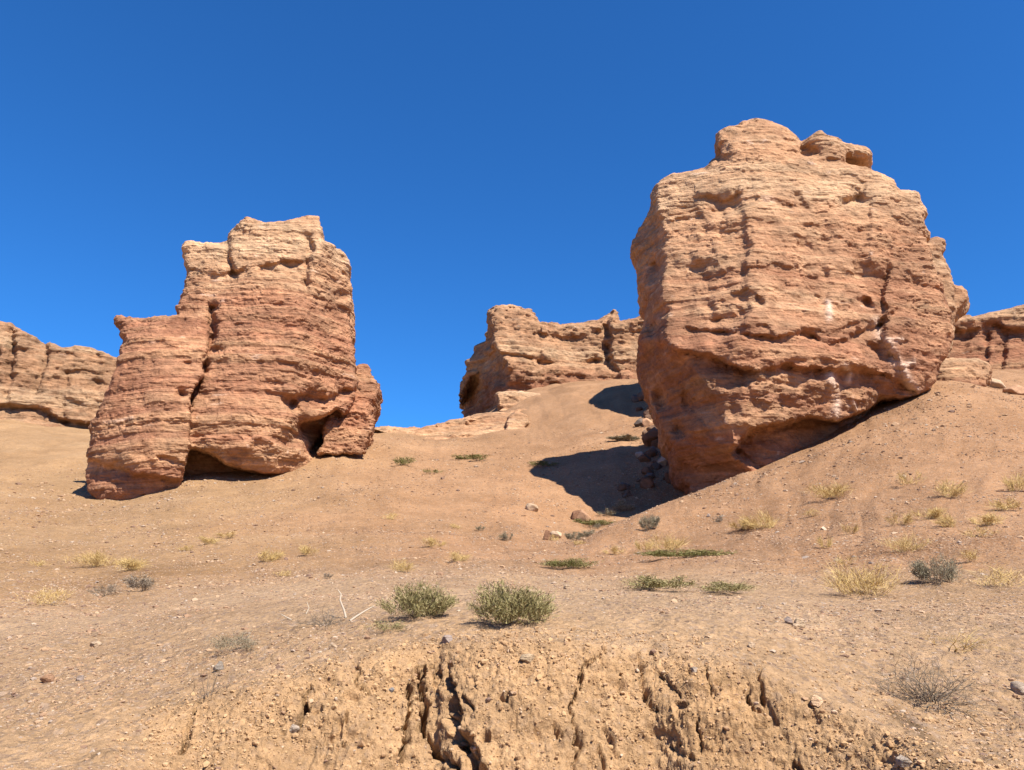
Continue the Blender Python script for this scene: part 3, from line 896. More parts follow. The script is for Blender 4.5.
# --- rock tower on the left
LFB = depth_map([(183, 245, 47.0), (250, 230, 46.6), (320, 220, 47.2), (190, 300, 46), (250, 300, 45.4), (300, 300, 45.8), (185, 400, 45), (240, 400, 44.6), (288, 400, 45.2), (190, 440, 44.8), (240, 445, 44.8), (285, 450, 45.4), (200, 490, 46), (260, 480, 46)])
left_main = Block([(183, 246), (188, 242), (203, 243), (225, 241), (228, 232), (236, 228), (241, 221), (246, 218), (260, 222), (275, 222), (285, 220), (300, 217), (310, 214), (322, 216), (322, 226), (325, 236), (336, 243), (346, 249), (352, 255), (350, 262), (355, 272), (356, 288), (354, 302), (356, 320), (358, 345), (358, 372), (352, 395), (345, 405), (335, 412), (318, 420), (308, 440), (312, 480), (255, 500), (180, 500), (178, 440), (184, 400), (186, 340), (176, 312), (176, 301), (182, 290), (185, 272), (183, 262)],
                  48.0, LFB, 60, [corner_right([(322, 210, 47.4), (322, 235, 46.4), (312, 250, 46.0), (300, 300, 45.8), (296, 350, 45.4), (288, 400, 45.2), (284, 440, 45.4), (272, 475, 46)], 0.085)],
                  [ledge([(183, 267), (205, 270), (232, 272)], 0.6, 9), ledge([(231, 228), (231, 250), (236, 268)], 0.9, 14, 2),
                   ledge([(236, 268), (262, 266), (285, 264), (305, 262)], 0.65, 12), ledge([(312, 246), (307, 262), (308, 280)], 0.8, 12, 2),
                   ledge([(185, 437), (225, 437), (262, 436), (275, 440)], -0.5, 12, 1),
                   blob(293, 410, 8, 8, 1.2), blob(300, 425, 7, 14, 1.2), blob(289, 402, 6, 6, 0.9), blob(310, 398, 12, 8, 0.8),
                   ledge([(296, 395), (315, 399), (335, 395), (348, 388)], 0.8, 10),
                   
                   blob(342, 296, 8, 6, 0.7), ledge([(186, 391), (240, 391), (285, 392)], 0.3, 7), ledge([(240, 303), (255, 299), (275, 303)], 0.3, 5),
                   ledge([(212, 310), (208, 345), (205, 372), (200, 378)], 0.35, 12, 2), blob(213, 350, 6, 3, 0.7), stroke([(214, 310), (208, 345), (205, 372), (192, 395), (189, 430)], 2.4, 1.0), blob(298, 350, 4, 40, 0.25), stroke([(310, 270), (306, 300), (312, 330)], 2.5, 0.35)], 0.45,
                  [ledge([(184, 443), (196, 450), (215, 458), (240, 470), (262, 476), (275, 474)], 3.0, 60, 1.5, 4), ledge([(303, 424), (320, 419), (334, 412)], 3.2, 40, 1.5, 4), blob(318, 437, 18, 12, 2.2)])
left_low = Block([(112, 313), (118, 309), (132, 311), (150, 313), (176, 312), (206, 312), (207, 345), (203, 375), (190, 395), (186, 420), (190, 440), (186, 462), (188, 520), (110, 520), (98, 501), (88, 490), (83, 477), (87, 455), (90, 435), (95, 420), (100, 402), (106, 384), (112, 365), (117, 350), (121, 342), (117, 332), (114, 322)],
                 45.5, depth_map([(112, 313, 46), (160, 312, 45.6), (206, 312, 45.6), (120, 350, 45), (160, 350, 44.2), (205, 350, 44.7), (95, 430, 45), (140, 430, 43.4), (186, 430, 43.7), (90, 475, 45), (130, 470, 43.4), (180, 465, 43.6), (110, 510, 45), (180, 510, 45)]), 47.5, (),
                 [blob(120, 343, 9, 4, 0.8), ledge([(92, 463), (110, 467), (128, 470), (150, 478), (170, 481), (188, 478)], 0.9, 18, 2), blob(116, 465, 9, 4, 0.5), blob(166, 460, 8, 3, 0.5),
                  ledge([(116, 350), (140, 345), (175, 346)], 0.2, 6), ledge([(98, 424), (140, 424), (180, 420)], 0.3, 6), blob(188, 366, 4, 3, .6), blob(185, 393, 6, 4, .5)], 0.5)
make_rock('rock_outcrop', [left_main, left_low], 0.15, M_rock, 'stepped reddish sandstone tower with lower shoulder, left side of the slope', 'rock outcrop', pale_from=0.74, dip=(-0.03, 0), amp=0.7, beds=0.85, sub=2, tone=1.22, blocks_amp=0.75, knob=0.6, fine=0.85)

knob = Block([(350, 374), (357, 363), (364, 359), (371, 361), (375, 373), (378, 388), (377, 400), (372, 414), (368, 430), (364, 452), (318, 455), (326, 428), (334, 402), (343, 385)], 53.0, depth_map([(355, 360, 52.4), (380, 375, 52.8), (340, 400, 51.4), (378, 400, 52.4), (330, 440, 50.6), (372, 440, 52)]), 58, (), [blob(374, 408, 5, 7, 0.8), ledge([(352, 375), (350, 395), (340, 412)], 0.5, 10, 2)], 0.3)
make_rock('rock_outcrop', [knob], 0.13, M_rock, 'small rounded reddish rock leaning at the right foot of the left tower', 'rock outcrop', pale_from=1.4, amp=1.1, knob=1.8, beds=0.5, sub=2, tone=1.15)

# --- far cliff between the two
DF = depth_map([(490, 310, 97), (530, 310, 97.5), (560, 322, 99), (620, 318, 98), (700, 310, 99), (495, 340, 96), (530, 345, 96.5), (580, 345, 99), (640, 345, 98.5), (700, 345, 99), (510, 400, 95), (540, 400, 96.5), (620, 395, 97.5), (700, 400, 98)])
far_main = Block([(486, 309), (492, 307), (498, 304), (510, 307), (528, 308), (534, 312), (540, 321), (560, 322), (585, 321), (600, 319), (607, 315), (613, 313), (618, 315), (620, 319), (640, 315), (660, 311), (720, 308), (720, 430), (498, 430), (454, 430), (456, 405), (459, 388), (462, 374), (470, 360), (480, 350), (489, 344), (487, 335), (485, 325), (484, 318)], 104.0, DF, 124,
                 [corner_left([(490, 300, 96.8), (492, 345, 96.3), (503, 356, 95.8), (505, 370, 95.5), (506, 430, 95)], 0.46)],
                 [ledge([(497, 352), (520, 361), (540, 366), (560, 366), (600, 370), (640, 374), (700, 378)], -2.2, 18, 3), ledge([(486, 345), (510, 352), (530, 362), (546, 362)], 1.6, 10, 2),
                  ledge([(541, 330), (560, 336), (590, 335), (600, 330)], 0.9, 7), ledge([(612, 318), (611, 340), (608, 358), (614, 372)], 2.8, 14, 2), ledge([(620, 330), (640, 332), (700, 330)], 0.8, 7), blob(592, 369, 9, 7, 2.2), blob(640, 378, 8, 6, 1.6),
                  ledge([(543, 318), (546, 340), (540, 366)], 0.8, 12, 2), ledge([(505, 385), (540, 392), (560, 390)], 0.8, 8)], 0.9)
far_left = Block([(474, 346), (486, 340), (497, 342), (500, 356), (484, 366), (472, 378), (464, 392), (457, 400), (459, 390), (459, 381), (467, 376), (468, 368), (466, 360), (470, 357), (474, 352)], 108.0, depth_map([(470, 345, 105.5), (500, 345, 101), (460, 385, 107), (480, 365, 104.5), (460, 398, 107.5)]), 116, (), [ledge([(464, 362), (485, 360)], 0.9, 5, 1)], 0.5)
make_rock('cliff', [far_main, far_left], 0.32, M_far, 'distant pale sandstone cliff with shaded left end, above the gully head', 'cliff', sub=1, amp=1.5, fine=1.8, pale_from=0.35, tone=1.0)

# --- low ledge of rock running along the skyline below the far cliff
ledge_b = Block([(364, 428), (385, 426), (420, 427), (445, 422), (470, 416), (497, 410), (520, 404), (536, 402), (537, 408), (522, 424), (497, 434), (470, 442), (445, 447), (420, 450), (364, 452)], 82.0, depth_map([(370, 430, 64), (420, 430, 72), (460, 422, 76), (500, 415, 78), (535, 405, 81), (370, 440, 63), (420, 440, 71), (470, 430, 75), (500, 420, 77), (535, 415, 80)]), 92, (), [ledge([(364, 432), (420, 431), (460, 424), (500, 415), (536, 406)], 0.5, 4, 1)], 0.35)
make_rock('rock_ledge', [ledge_b], 0.25, M_far, 'long low pale rock ledge along the skyline, upper of two under the distant cliff', 'rock ledge', amp=1.1, fine=1.8, pale_from=-0.5, dip=(-0.12, 0), beds=1.6, tone=1.12)
ledge_c = Block([(400, 444), (425, 440), (450, 436), (475, 429), (500, 421), (512, 416), (514, 436), (490, 448), (450, 458), (400, 464)], 76.0, depth_map([(400, 444, 65), (450, 436, 69), (510, 416, 74), (400, 452, 64), (450, 444, 68), (510, 426, 73)]), 84, (), [ledge([(400, 448), (450, 441), (512, 420)], 0.5, 4, 1)], 0.3)
make_rock('rock_ledge', [ledge_c], 0.25, M_far, 'shorter rock ledge just below the long skyline ledge, ending at the upright boulder', 'rock ledge', amp=0.9, fine=1.8, pale_from=-0.5, dip=(-0.12, 0), beds=1.6, tone=1.12)
ledge_d = Block([(498, 395), (520, 394), (545, 398), (578, 402), (580, 412), (545, 416), (498, 416)], 92.0, depth_map([(500, 396, 87), (545, 399, 88), (578, 404, 89), (500, 414, 85), (578, 412, 87)]), 97, (), [ledge([(498, 401), (545, 404), (580, 408)], 0.5, 4, 1)], 0.3)
make_rock('rock_ledge', [ledge_d], 0.25, M_far, 'low broken rock step on the slope right under the distant cliff', 'rock ledge', amp=0.9, fine=1.6, pale_from=-0.5, beds=1.6, tone=1.1)
kn2 = Block([(506, 415), (515, 409), (525, 412), (531, 422), (527, 436), (506, 440), (503, 425)], 80.0, depth_map([(507, 408, 73), (530, 408, 73.5), (518, 405, 73), (507, 430, 71.5), (528, 430, 72)]), 82, (), (), 0.6)
make_rock('boulder', [kn2], 0.25, M_far, 'upright pale boulder at the right end of the skyline ledge', 'boulder', amp=0.8, pale_from=-0.2, tone=1.1)

# --- cliff at the far left
LC = Block([(-160, 285), (-60, 300), (-10, 312), (0, 317), (12, 322), (25, 330), (38, 338), (46, 344), (50, 341), (58, 346), (64, 349), (78, 347), (92, 347), (104, 350), (112, 353), (150, 352), (150, 450), (-160, 450)], 96.0,
           depth_map([(-160, 300, 90), (0, 320, 92), (50, 345, 93.5), (110, 350, 96), (-160, 400, 88), (0, 400, 90.5), (50, 405, 92), (100, 410, 94.5), (150, 410, 97)]), 116, (),
           [ledge([(-160, 398), (0, 402), (40, 410), (70, 420), (110, 428)], 2.6, 10, 2), ledge([(-20, 330), (-2, 350), (-4, 400)], 2.2, 14, 2), ledge([(20, 384), (45, 390), (75, 400)], 0.9, 6, 1.5), ledge([(60, 372), (85, 374), (105, 378)], 0.5, 6, 1), ledge([(44, 340), (46, 360), (42, 380)], 2.2, 12, 2), ledge([(18, 335), (14, 370), (8, 395)], 1.8, 10, 2), ledge([(70, 350), (68, 380), (68, 415)], 0.8, 10, 2), ledge([(102, 352), (101, 380)], 0.8, 8, 2), ledge([(-40, 305), (-46, 400)], 1.2, 12, 2), ledge([(-160, 418), (0, 418), (50, 424), (110, 434)], -1.6, 30, 1)], 0.9)
make_rock('cliff', [LC], 0.33, M_far, 'pale sandstone cliff wall at the left edge, behind the left tower', 'cliff', amp=1.4, fine=1.6, pale_from=0.05, tone=0.9)

# --- cliff at the far right
RC = Block([(930, 318), (957, 318), (966, 315), (990, 311), (1012, 308), (1018, 305), (1040, 300), (1200, 285), (1200, 400), (930, 400)], 84.0, depth_map([(930, 318, 83), (1000, 312, 82), (1200, 300, 80), (930, 370, 82.5), (1000, 370, 81), (1200, 370, 79)]), 100, (),
           [ledge([(930, 331), (960, 330), (990, 326), (1024, 331), (1200, 320)], 1.7, 14, 2), ledge([(985, 330), (983, 360)], 0.9, 8, 2), ledge([(1003, 330), (1004, 365)], 0.9, 8, 2), ledge([(968, 332), (965, 355)], 0.8, 7, 2)], 0.7)
make_rock('cliff', [RC], 0.28, M_far, 'sandstone cliff with thick overhanging cap at the right edge', 'cliff', amp=1.0, fine=1.3, pale_from=0.62, tone=1.08)

# --- pillar seen past the right edge of the big rock
PB = Block([(924, 243), (929, 238), (937, 236), (945, 239), (946, 248), (944, 255), (949, 266), (954, 280), (957, 288), (955, 300), (957, 312), (954, 330), (950, 350), (946, 366), (950, 400), (668, 430), (664, 300), (664, 222), (700, 206), (850, 226), (910, 240)], 70.0, depth_map([(690, 240, 68), (945, 240, 68), (920, 300, 67), (957, 300, 68), (690, 370, 66), (950, 370, 67)]), 78, (), [ledge([(924, 254), (946, 252)], 0.5, 8), blob(950, 305, 5, 5, -.4)], 0.6)
PB2 = Block([(952, 290), (957, 284), (963, 284), (969, 290), (971, 296), (966, 305), (958, 312), (948, 318), (946, 300)], 71.0, depth_map([(950, 285, 69), (970, 290, 69.5), (950, 310, 68.5), (968, 308, 69)]), 75, (), (), 0.5)
make_rock('rock_pillar', [PB, PB2], 0.2, M_rock, 'narrow tan pillar with knobbly caps peeking from behind the largest block', 'rock pillar', pale_from=0.3, amp=0.6)

# --- fallen block right of the big rock
HB = Block([(934, 366), (940, 358), (955, 356), (975, 357), (988, 359), (993, 370), (988, 382), (975, 400), (936, 400)], 49.0, depth_map([(936, 360, 48.5), (990, 360, 49), (936, 390, 47.5), (965, 375, 47.3), (990, 385, 48)]), 54, (), [ledge([(938, 369), (965, 368), (990, 372)], -0.35, 12, 1)], 0.5)
make_rock('boulder', [HB], 0.12, M_rock, 'broad flat-topped tan block resting right of the largest rock', 'boulder', pale_from=0.3, amp=0.5)


# ------------------------------------------------------------------ boulders and stones
def icosphere(sub):
    import bmesh
    bm = bmesh.new()
    bmesh.ops.create_icosphere(bm, subdivisions=sub, radius=1.0)
    V = np.array([v.co[:] for v in bm.verts]); F = np.array([[v.index for v in f.verts] for f in bm.faces])
    bm.free()
    return V, F


ICO4, ICO1 = icosphere(4), icosphere(1)


def stone(label, px, py, w, h, col, name='boulder', cat='boulder', seed=0, sink=0.25, depth=1.0, group=None, below=True):
    """a faceted stone whose foot stands at a photograph pixel; w, h in photograph pixels"""
    hp = hit(px, py)
    if hp is None: return
    loc = hp[0]
    s = loc.length / FPX * (0.8 if name == 'cobble' else 1.0)
    V, F = ICO4
    r = np.random.default_rng(seed + 100)
    P = V.copy()
    for _ in range(13):                      # knock flat facets off the ball
        n = r.normal(size=3); n /= np.linalg.norm(n)
        d = r.uniform(0.55, 0.9)
        k = P @ n
        P = P - np.clip(k - d, 0, None)[:, None] * n
    P = P + V * (0.05 * fbm(V[:, 0] * 2 + seed, V[:, 1] * 2, V[:, 2] * 2, 4))[:, None]
    P = P / np.array([np.ptp(P[:, 0]) / 2, np.ptp(P[:, 1]) / 2, np.ptp(P[:, 2]) / 2])
    P = P * np.array((w * s / 2, w * s / 2 * depth, h * s / 2 * (1 + sink)))
    P[:, 2] += h * s / 2 * (1 - sink)
    me = new_mesh(name, P, F)
    c = np.array(col) * (1 + 0.2 * fbm(V[:, 0] * 1.5 + seed, V[:, 1] * 1.5, V[:, 2] * 1.5, 3))[:, None]
    set_col(me, np.clip(c * (0.57 if c.mean() < 0.26 else 0.78), 0.02, 0.8))
    o = link(name, me, M_boulder, loc=loc + Vector((0, w * s * 0.25 * depth, -0.02 * h * s)))
    o.rotation_euler = (0, 0, r.uniform(-0.25, 0.25))
    tag(o, label, cat, group)
    return o


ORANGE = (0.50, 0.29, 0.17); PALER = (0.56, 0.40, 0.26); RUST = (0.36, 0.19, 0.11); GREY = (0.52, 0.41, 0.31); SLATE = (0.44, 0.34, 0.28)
BOULDERS = [
    ('orange boulder standing at the tip of the gully shadow', 584, 523, 15, 14, ORANGE),
    ('dark boulder half hidden behind the orange one in the gully', 577, 520, 12, 11, RUST),
    ('cream boulder beside the dark stone at the gully mouth', 555, 538, 17, 11, PALER),
    ('rust-brown stone leaning on the cream boulder at the gully mouth', 547, 540, 10, 13, RUST),
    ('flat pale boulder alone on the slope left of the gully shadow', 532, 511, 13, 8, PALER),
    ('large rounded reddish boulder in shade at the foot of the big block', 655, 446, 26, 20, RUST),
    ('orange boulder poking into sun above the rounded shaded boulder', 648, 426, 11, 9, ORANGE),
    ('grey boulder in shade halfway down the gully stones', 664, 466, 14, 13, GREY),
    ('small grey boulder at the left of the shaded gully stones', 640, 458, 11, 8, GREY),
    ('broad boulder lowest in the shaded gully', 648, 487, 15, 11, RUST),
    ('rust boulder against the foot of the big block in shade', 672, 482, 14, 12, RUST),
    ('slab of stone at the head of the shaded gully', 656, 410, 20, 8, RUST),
    ('angular boulder at the gully head beneath the distant cliff', 644, 400, 13, 9, RUST),
    ('low tan boulder beside the broad flat-topped block', 997, 388, 17, 9, PALER),
    ('tan boulder touching the right edge of the picture below the cap cliff', 1016, 394, 19, 9, ORANGE),
    ('cream cobble with rounded top on the gravel, right of centre', 801, 627, 12, 10, (0.62, 0.45, 0.29)),
    ('dark grey cobble beside the cream cobble', 789, 624, 10, 8, SLATE),
    ('small tan cobble between the dark cobble and the cream cobble', 795, 627, 8, 5, PALER),
    ('grey angular cobble at the right edge above the wash', 1021, 694, 13, 12, GREY),
    ('flat grey cobble at the bottom right on the earth slope', 906, 766, 15, 10, GREY),
    ('pale slab of earth stone on the bank face at right', 818, 706, 14, 11, (0.85, 0.56, 0.34)),
    ('purple-grey cobble below the right sage bush', 447, 642, 13, 8, SLATE),
    ('tan cobble on the bare slope at left', 45, 683, 14, 8, ORANGE),
    ('dark brown cobble on the bare slope at left', 79, 681, 8, 6, SLATE),
    ('pale cobble near the left edge of the near slope', 95, 647, 12, 6, PALER),
    ('grey stone lodged at the head of the left crack in the bank', 218, 671, 12, 9, (0.36, 0.30, 0.24)),
    ('small grey stone at the foot of the dark crack in the bank', 293, 734, 12, 9, GREY),
    ('pale cobble on the bank top left of the middle crack', 333, 649, 11, 6, PALER),
    ('bluish grey stone stuck in the bank face left of the wide crevice', 391, 692, 9, 5, (0.34, 0.31, 0.29)),
    ('flat cream stone in the bank face beneath the right sage bush', 527, 662, 18, 9, (0.58, 0.42, 0.26)),
    ('round grey cobble in the bank face right of centre', 695, 673, 9, 7, GREY),
    ('cream cobble on the bank edge below the pair of green mats', 752, 648, 9, 6, PALER),
    ('dark stone alone on the right slope below the largest block', 709, 517, 5, 4, SLATE),
    ('small pale stone left of the middle of the gravel terrace', 567, 589, 9, 5, PALER),
    ('white stone high on the right slope', 904, 478, 5, 4, (0.6, 0.48, 0.36)),
]
rr2 = np.random.default_rng(5)
for k in range(34):
    t = k / 33
    cx = np.interp(t, [0, 0.3, 0.6, 0.8, 1], [648, 652, 662, 650, 622]); cy = np.interp(t, [0, 0.3, 0.6, 0.8, 1], [402, 428, 455, 480, 496])
    w = rr2.uniform(4, 14)
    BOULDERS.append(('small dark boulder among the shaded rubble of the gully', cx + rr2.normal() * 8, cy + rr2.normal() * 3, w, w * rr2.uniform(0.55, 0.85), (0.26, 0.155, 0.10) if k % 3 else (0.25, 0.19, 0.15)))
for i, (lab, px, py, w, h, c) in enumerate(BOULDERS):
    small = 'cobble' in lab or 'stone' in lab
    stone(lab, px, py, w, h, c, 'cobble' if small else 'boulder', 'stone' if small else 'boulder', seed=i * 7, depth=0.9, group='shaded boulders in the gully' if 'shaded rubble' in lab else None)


# ------------------------------------------------------------------ loose gravel (stuff)
def on_grid(phi, r):
    """ground surface points by interpolation in the terrain's own grid"""
    i = np.interp(phi, ps, np.arange(len(ps))); j = np.interp(r, rr, np.arange(len(rr)))
    i0 = np.clip(i.astype(int), 0, len(ps) - 2); j0 = np.clip(j.astype(int), 0, len(rr) - 2)
    fi = (i - i0)[:, None]; fj = (j - j0)[:, None]
    Q = (P3[i0, j0] * (1 - fi) + P3[i0 + 1, j0] * fi) * (1 - fj) + (P3[i0, j0 + 1] * (1 - fi) + P3[i0 + 1, j0 + 1] * fi) * fj
    return Q, Nn[i0, j0], bm_[i0, j0, 0]


def gravel():
    base_V, base_F = ICO1
    r = np.random.default_rng(21)
    protos = []
    for k in range(16):
        P = base_V.copy()
        for _ in range(5):
            nn = r.normal(size=3); nn /= np.linalg.norm(nn)
            P = P - np.clip(P @ nn - r.uniform(0.4, 0.8), 0, None)[:, None] * nn
        protos.append(P)
    protos = np.array(protos)
    want = 300000
    phi = r.uniform(-0.70, 0.70, want)
    rad = np.exp(r.uniform(math.log(3.6), math.log(60), want))
    phi = np.concatenate([phi, r.uniform(-0.70, 0.70, 140000)]); rad = np.concatenate([rad, np.exp(r.uniform(math.log(15), math.log(70), 140000))]); want = len(phi)
    Q, nn, bk = on_grid(phi, rad)
    cl = fbm(Q[:, 0] * 0.7, Q[:, 1] * 0.7, 0 * phi + 0.5, 3)
    dens = np.clip((0.55 + 1.15 * cl) * np.where(rad < 16, 1.0, 0.7) * (1 - 0.72 * bk), 0.03, 1)
    keep = r.uniform(size=want) < dens
    size = (0.0028 + 0.00055 * rad) * r.lognormal(0.0, 0.6, want)
    size = np.minimum(size, 0.0065 * rad)
    Q, nn, size = Q[keep], nn[keep], size[keep]
    # scree washed out of the foot of the two blocks
    ex = []
    for line, num, w in ((SCREE_R, 900, 1.6), (SCREE_L, 900, 1.6), (SCREE_G, 900, 2.2)):
        for _ in range(num):
            i = r.integers(len(line) - 1); t = r.uniform()
            p = line[i] * (1 - t) + line[i + 1] * t
            off = np.abs(r.normal(0, w)) * np.array((r.normal() * 0.4, -1.0 if line is not SCREE_G else r.normal()))
            x, y = p[0] + off[0], p[1] + off[1]
            ex.append((math.atan2(x, y), math.hypot(x, y)))
    ex = np.array(ex)
    Qe, ne, _ = on_grid(ex[:, 0], ex[:, 1])
    se = 0.045 * r.lognormal(0, 0.65, len(ex)); se = np.minimum(se, 0.32)
    Q = np.concatenate([Q, Qe]); size = np.concatenate([size, se])
    n = len(Q)
    P = protos[r.integers(16, size=n)] * np.stack([np.ones(n), r.uniform(0.6, 1, n), r.uniform(0.35, 0.7, n)], 1)[:, None, :] * size[:, None, None]
    a = r.uniform(0, 6.28, n)[:, None]
    ca, sa = np.cos(a), np.sin(a)
    V = np.stack([P[..., 0] * ca - P[..., 1] * sa, P[..., 0] * sa + P[..., 1] * ca, P[..., 2]], -1) + Q[:, None, :]
    V[..., 2] += (size * r.uniform(-0.3, 0.12, n))[:, None]
    F = base_F[None] + (np.arange(n) * len(base_V))[:, None, None]
    me = new_mesh('gravel', V.reshape(-1, 3), F.reshape(-1, 3), False)
    o = link('gravel', me, M_gravel)
    o['kind'] = 'stuff'
    tag(o, 'loose pebbles and gravel strewn over the terrace and slopes', 'gravel')
    print('gravel', n)
    # crumbs of dry earth on the bank
    want = 60000
    phi = r.uniform(px_to_phi(120), px_to_phi(1010), want); rad = r.uniform(3.5, 5.6, want)
    Q, nn, bk = on_grid(phi, rad)
    keep = r.uniform(size=want) < bk * (0.35 + 0.65 * smooth(-0.2, 0.4, fbm(Q[:, 0] * 3, Q[:, 1] * 3, Q[:, 2] * 3, 3)))
    Q, nn = Q[keep], nn[keep]
    n = len(Q)
    size = np.minimum(0.0045 * r.lognormal(0.0, 0.6, n), 0.026)
    P = protos[r.integers(16, size=n)] * np.stack([np.ones(n), r.uniform(0.7, 1, n), r.uniform(0.6, 1.0, n)], 1)[:, None, :] * size[:, None, None]
    V = P + (Q + nn * (size * 0.25)[:, None])[:, None, :]
    F = base_F[None] + (np.arange(n) * len(base_V))[:, None, None]
    o = link('soil_crumbs', new_mesh('soil_crumbs', V.reshape(-1, 3), F.reshape(-1, 3), False), M_crumb)
    o['kind'] = 'stuff'
    tag(o, 'crumbs and clods of dry tan earth on the eroded bank face', 'soil')


def ground_line(pts):
    return [np.array(hit(*p)[0]) for p in pts]


SCREE_R = ground_line([(690, 496), (720, 489), (760, 476), (800, 459), (850, 440), (905, 412), (940, 390)])
SCREE_L = ground_line([(100, 500), (150, 488), (200, 478), (262, 474), (300, 455), (340, 440), (372, 436)])
SCREE_G = ground_line([(600, 508), (640, 488), (655, 470), (660, 445), (650, 420), (645, 400)])
gravel()


# ------------------------------------------------------------------ plants
def blades(r, n, length, spread, width, base_r, droop=0.25, segs=3, up=0.3, clump=0):
    """n thin bent blades growing out of a patch of ground; returns verts, quads"""
    Vs, Fs = [], []
    k = 0
    centres = [(r.normal() * base_r * 0.6, r.normal() * base_r * 0.6) for _ in range(max(1, clump))]
    for i in range(n):
        a = r.uniform(0, 2 * math.pi)
        tilt = abs(r.normal(0, spread))
        tilt = min(tilt, 1.45)
        if clump:
            c = centres[r.integers(len(centres))]
            bx, by = c[0] + r.normal() * base_r * 0.22, c[1] + r.normal() * base_r * 0.22
        else:
            q = math.sqrt(r.uniform()) * base_r
            bx, by = q * math.cos(a) + r.normal() * 0.1 * base_r, q * math.sin(a) + r.normal() * 0.1 * base_r
        L = length * r.uniform(0.5, 1.0)
        d = np.array((math.cos(a) * math.sin(tilt), math.sin(a) * math.sin(tilt), math.cos(tilt) * (1 - up) + up))
        d /= np.linalg.norm(d)
        sd = np.cross(d, r.normal(size=3)); sd /= np.linalg.norm(sd) + 1e-9
        p = np.array((bx, by, -0.01 * length))
        w = width * r.uniform(0.7, 1.3)
        pts = []
        for s in range(segs + 1):
            ww = w * (1 - 0.75 * s / segs)
            pts += [p - sd * ww / 2, p + sd * ww / 2]
            d = d + np.array((0, 0, -droop / segs)) + r.normal(size=3) * 0.10
            d /= np.linalg.norm(d)
            p = p + d * L / segs
        Vs += pts
        Fs += [(k + 2 * s, k + 2 * s + 1, k + 2 * s + 3, k + 2 * s + 2) for s in range(segs)]
        k += 2 * (segs + 1)
    return np.array(Vs), np.array(Fs)


def bushy(r, n, clumps, leaf=0.2, width=0.03, low=0.15):
    """leafy clumps spread through a low dome, each of many short upright leaves"""
    Vs = np.zeros((n, 4, 3)); k = 0
    cs = []
    for _ in range(clumps):
        a = r.uniform(0, 6.283); q = math.sqrt(r.uniform()) * 0.85
        top = math.sqrt(max(0.05, 1 - q * q)) * r.uniform(0.5, 1.05)
        cs.append((q * math.cos(a), q * math.sin(a), top, r.uniform(0.08, 0.26)))
    for i in range(n):
        cx, cy, top, cr = cs[r.integers(clumps)]
        t = r.uniform(low, 1.0) ** 0.7
        p = np.array((cx * (0.45 + 0.55 * t), cy * (0.45 + 0.55 * t), top * t)) + r.normal(size=3) * cr * np.array((0.6, 0.6, 0.45))
        p[2] = max(p[2], 0.0)
        d = np.array((p[0] * 0.6, p[1] * 0.6, 0.8)) + r.normal(size=3) * 0.45
        d /= np.linalg.norm(d)
        sd = np.cross(d, r.normal(size=3)); sd /= np.linalg.norm(sd) + 1e-9
        L = leaf * r.uniform(0.5, 1.2); w = width * r.uniform(0.6, 1.2)
        Vs[i] = (p - sd * w / 2, p + sd * w / 2, p + d * L + sd * w * 0.15, p + d * L - sd * w * 0.15)
    return Vs.reshape(-1, 3), np.arange(n * 4).reshape(-1, 4)


def twig_mesh(r, n, length, thick, spread, levels=3, flat=0.0):
    """branching woody twigs as triangular tubes"""
    Vs, Fs = [], []

    def tube(p, d, L, rad, lev):
        k0 = len(Vs)
        segs = 4
        pts = [p]; dirs = [d]
        for s in range(segs):
            d = d + r.normal(size=3) * 0.22 + np.array((0, 0, 0.03 - flat * 0.08)); d /= np.linalg.norm(d)
            p = p + d * L / segs
            pts.append(p); dirs.append(d)
        for s, (q, dd) in enumerate(zip(pts, dirs)):
            a = np.cross(dd, (0.3, 0.5, 0.8)); a /= np.linalg.norm(a); b = np.cross(dd, a)
            rr_ = rad * (1 - 0.7 * s / segs)
            for j in range(4):
                Vs.append(q + rr_ * (a * math.cos(j * math.pi / 2) + b * math.sin(j * math.pi / 2)))
        for s in range(segs):
            for j in range(4):
                Fs.append((k0 + s * 4 + j, k0 + s * 4 + (j + 1) % 4, k0 + (s + 1) * 4 + (j + 1) % 4, k0 + (s + 1) * 4 + j))
        if lev > 0:
            for _ in range(r.integers(2, 5)):
                s = r.integers(1, segs + 1)
                nd = dirs[s] + r.normal(size=3) * 0.55; nd /= np.linalg.norm(nd)
                tube(pts[s], nd, L * r.uniform(0.4, 0.75), rad * 0.55, lev - 1)

    for i in range(n):
        a = r.uniform(0, 6.283); t = min(abs(r.normal(0, spread)) + 0.2, 1.5)
        tube(np.array((r.normal() * length * 0.06, r.normal() * length * 0.06, -0.02)), np.array((math.cos(a) * math.sin(t), math.sin(a) * math.sin(t), math.cos(t))), length * r.uniform(0.6, 1), thick, levels)
    return np.array(Vs), np.array(Fs)


def normalise(V, w, h):
    """scale a plant to width w and height h (robust to a few long stray blades)"""
    lo, hi = np.percentile(V[:, 0], (2, 98)); top = np.percentile(V[:, 2], 98)
    ext = max(hi - lo, 1e-4); exy = np.percentile(V[:, 1], 98) - np.percentile(V[:, 1], 2)
    return V * np.array((w / ext, w / max(exy, 1e-4), h / max(top, 1e-4)))


def place(px, py):
    hp = hit(px, py)
    return hp[0] if hp else None


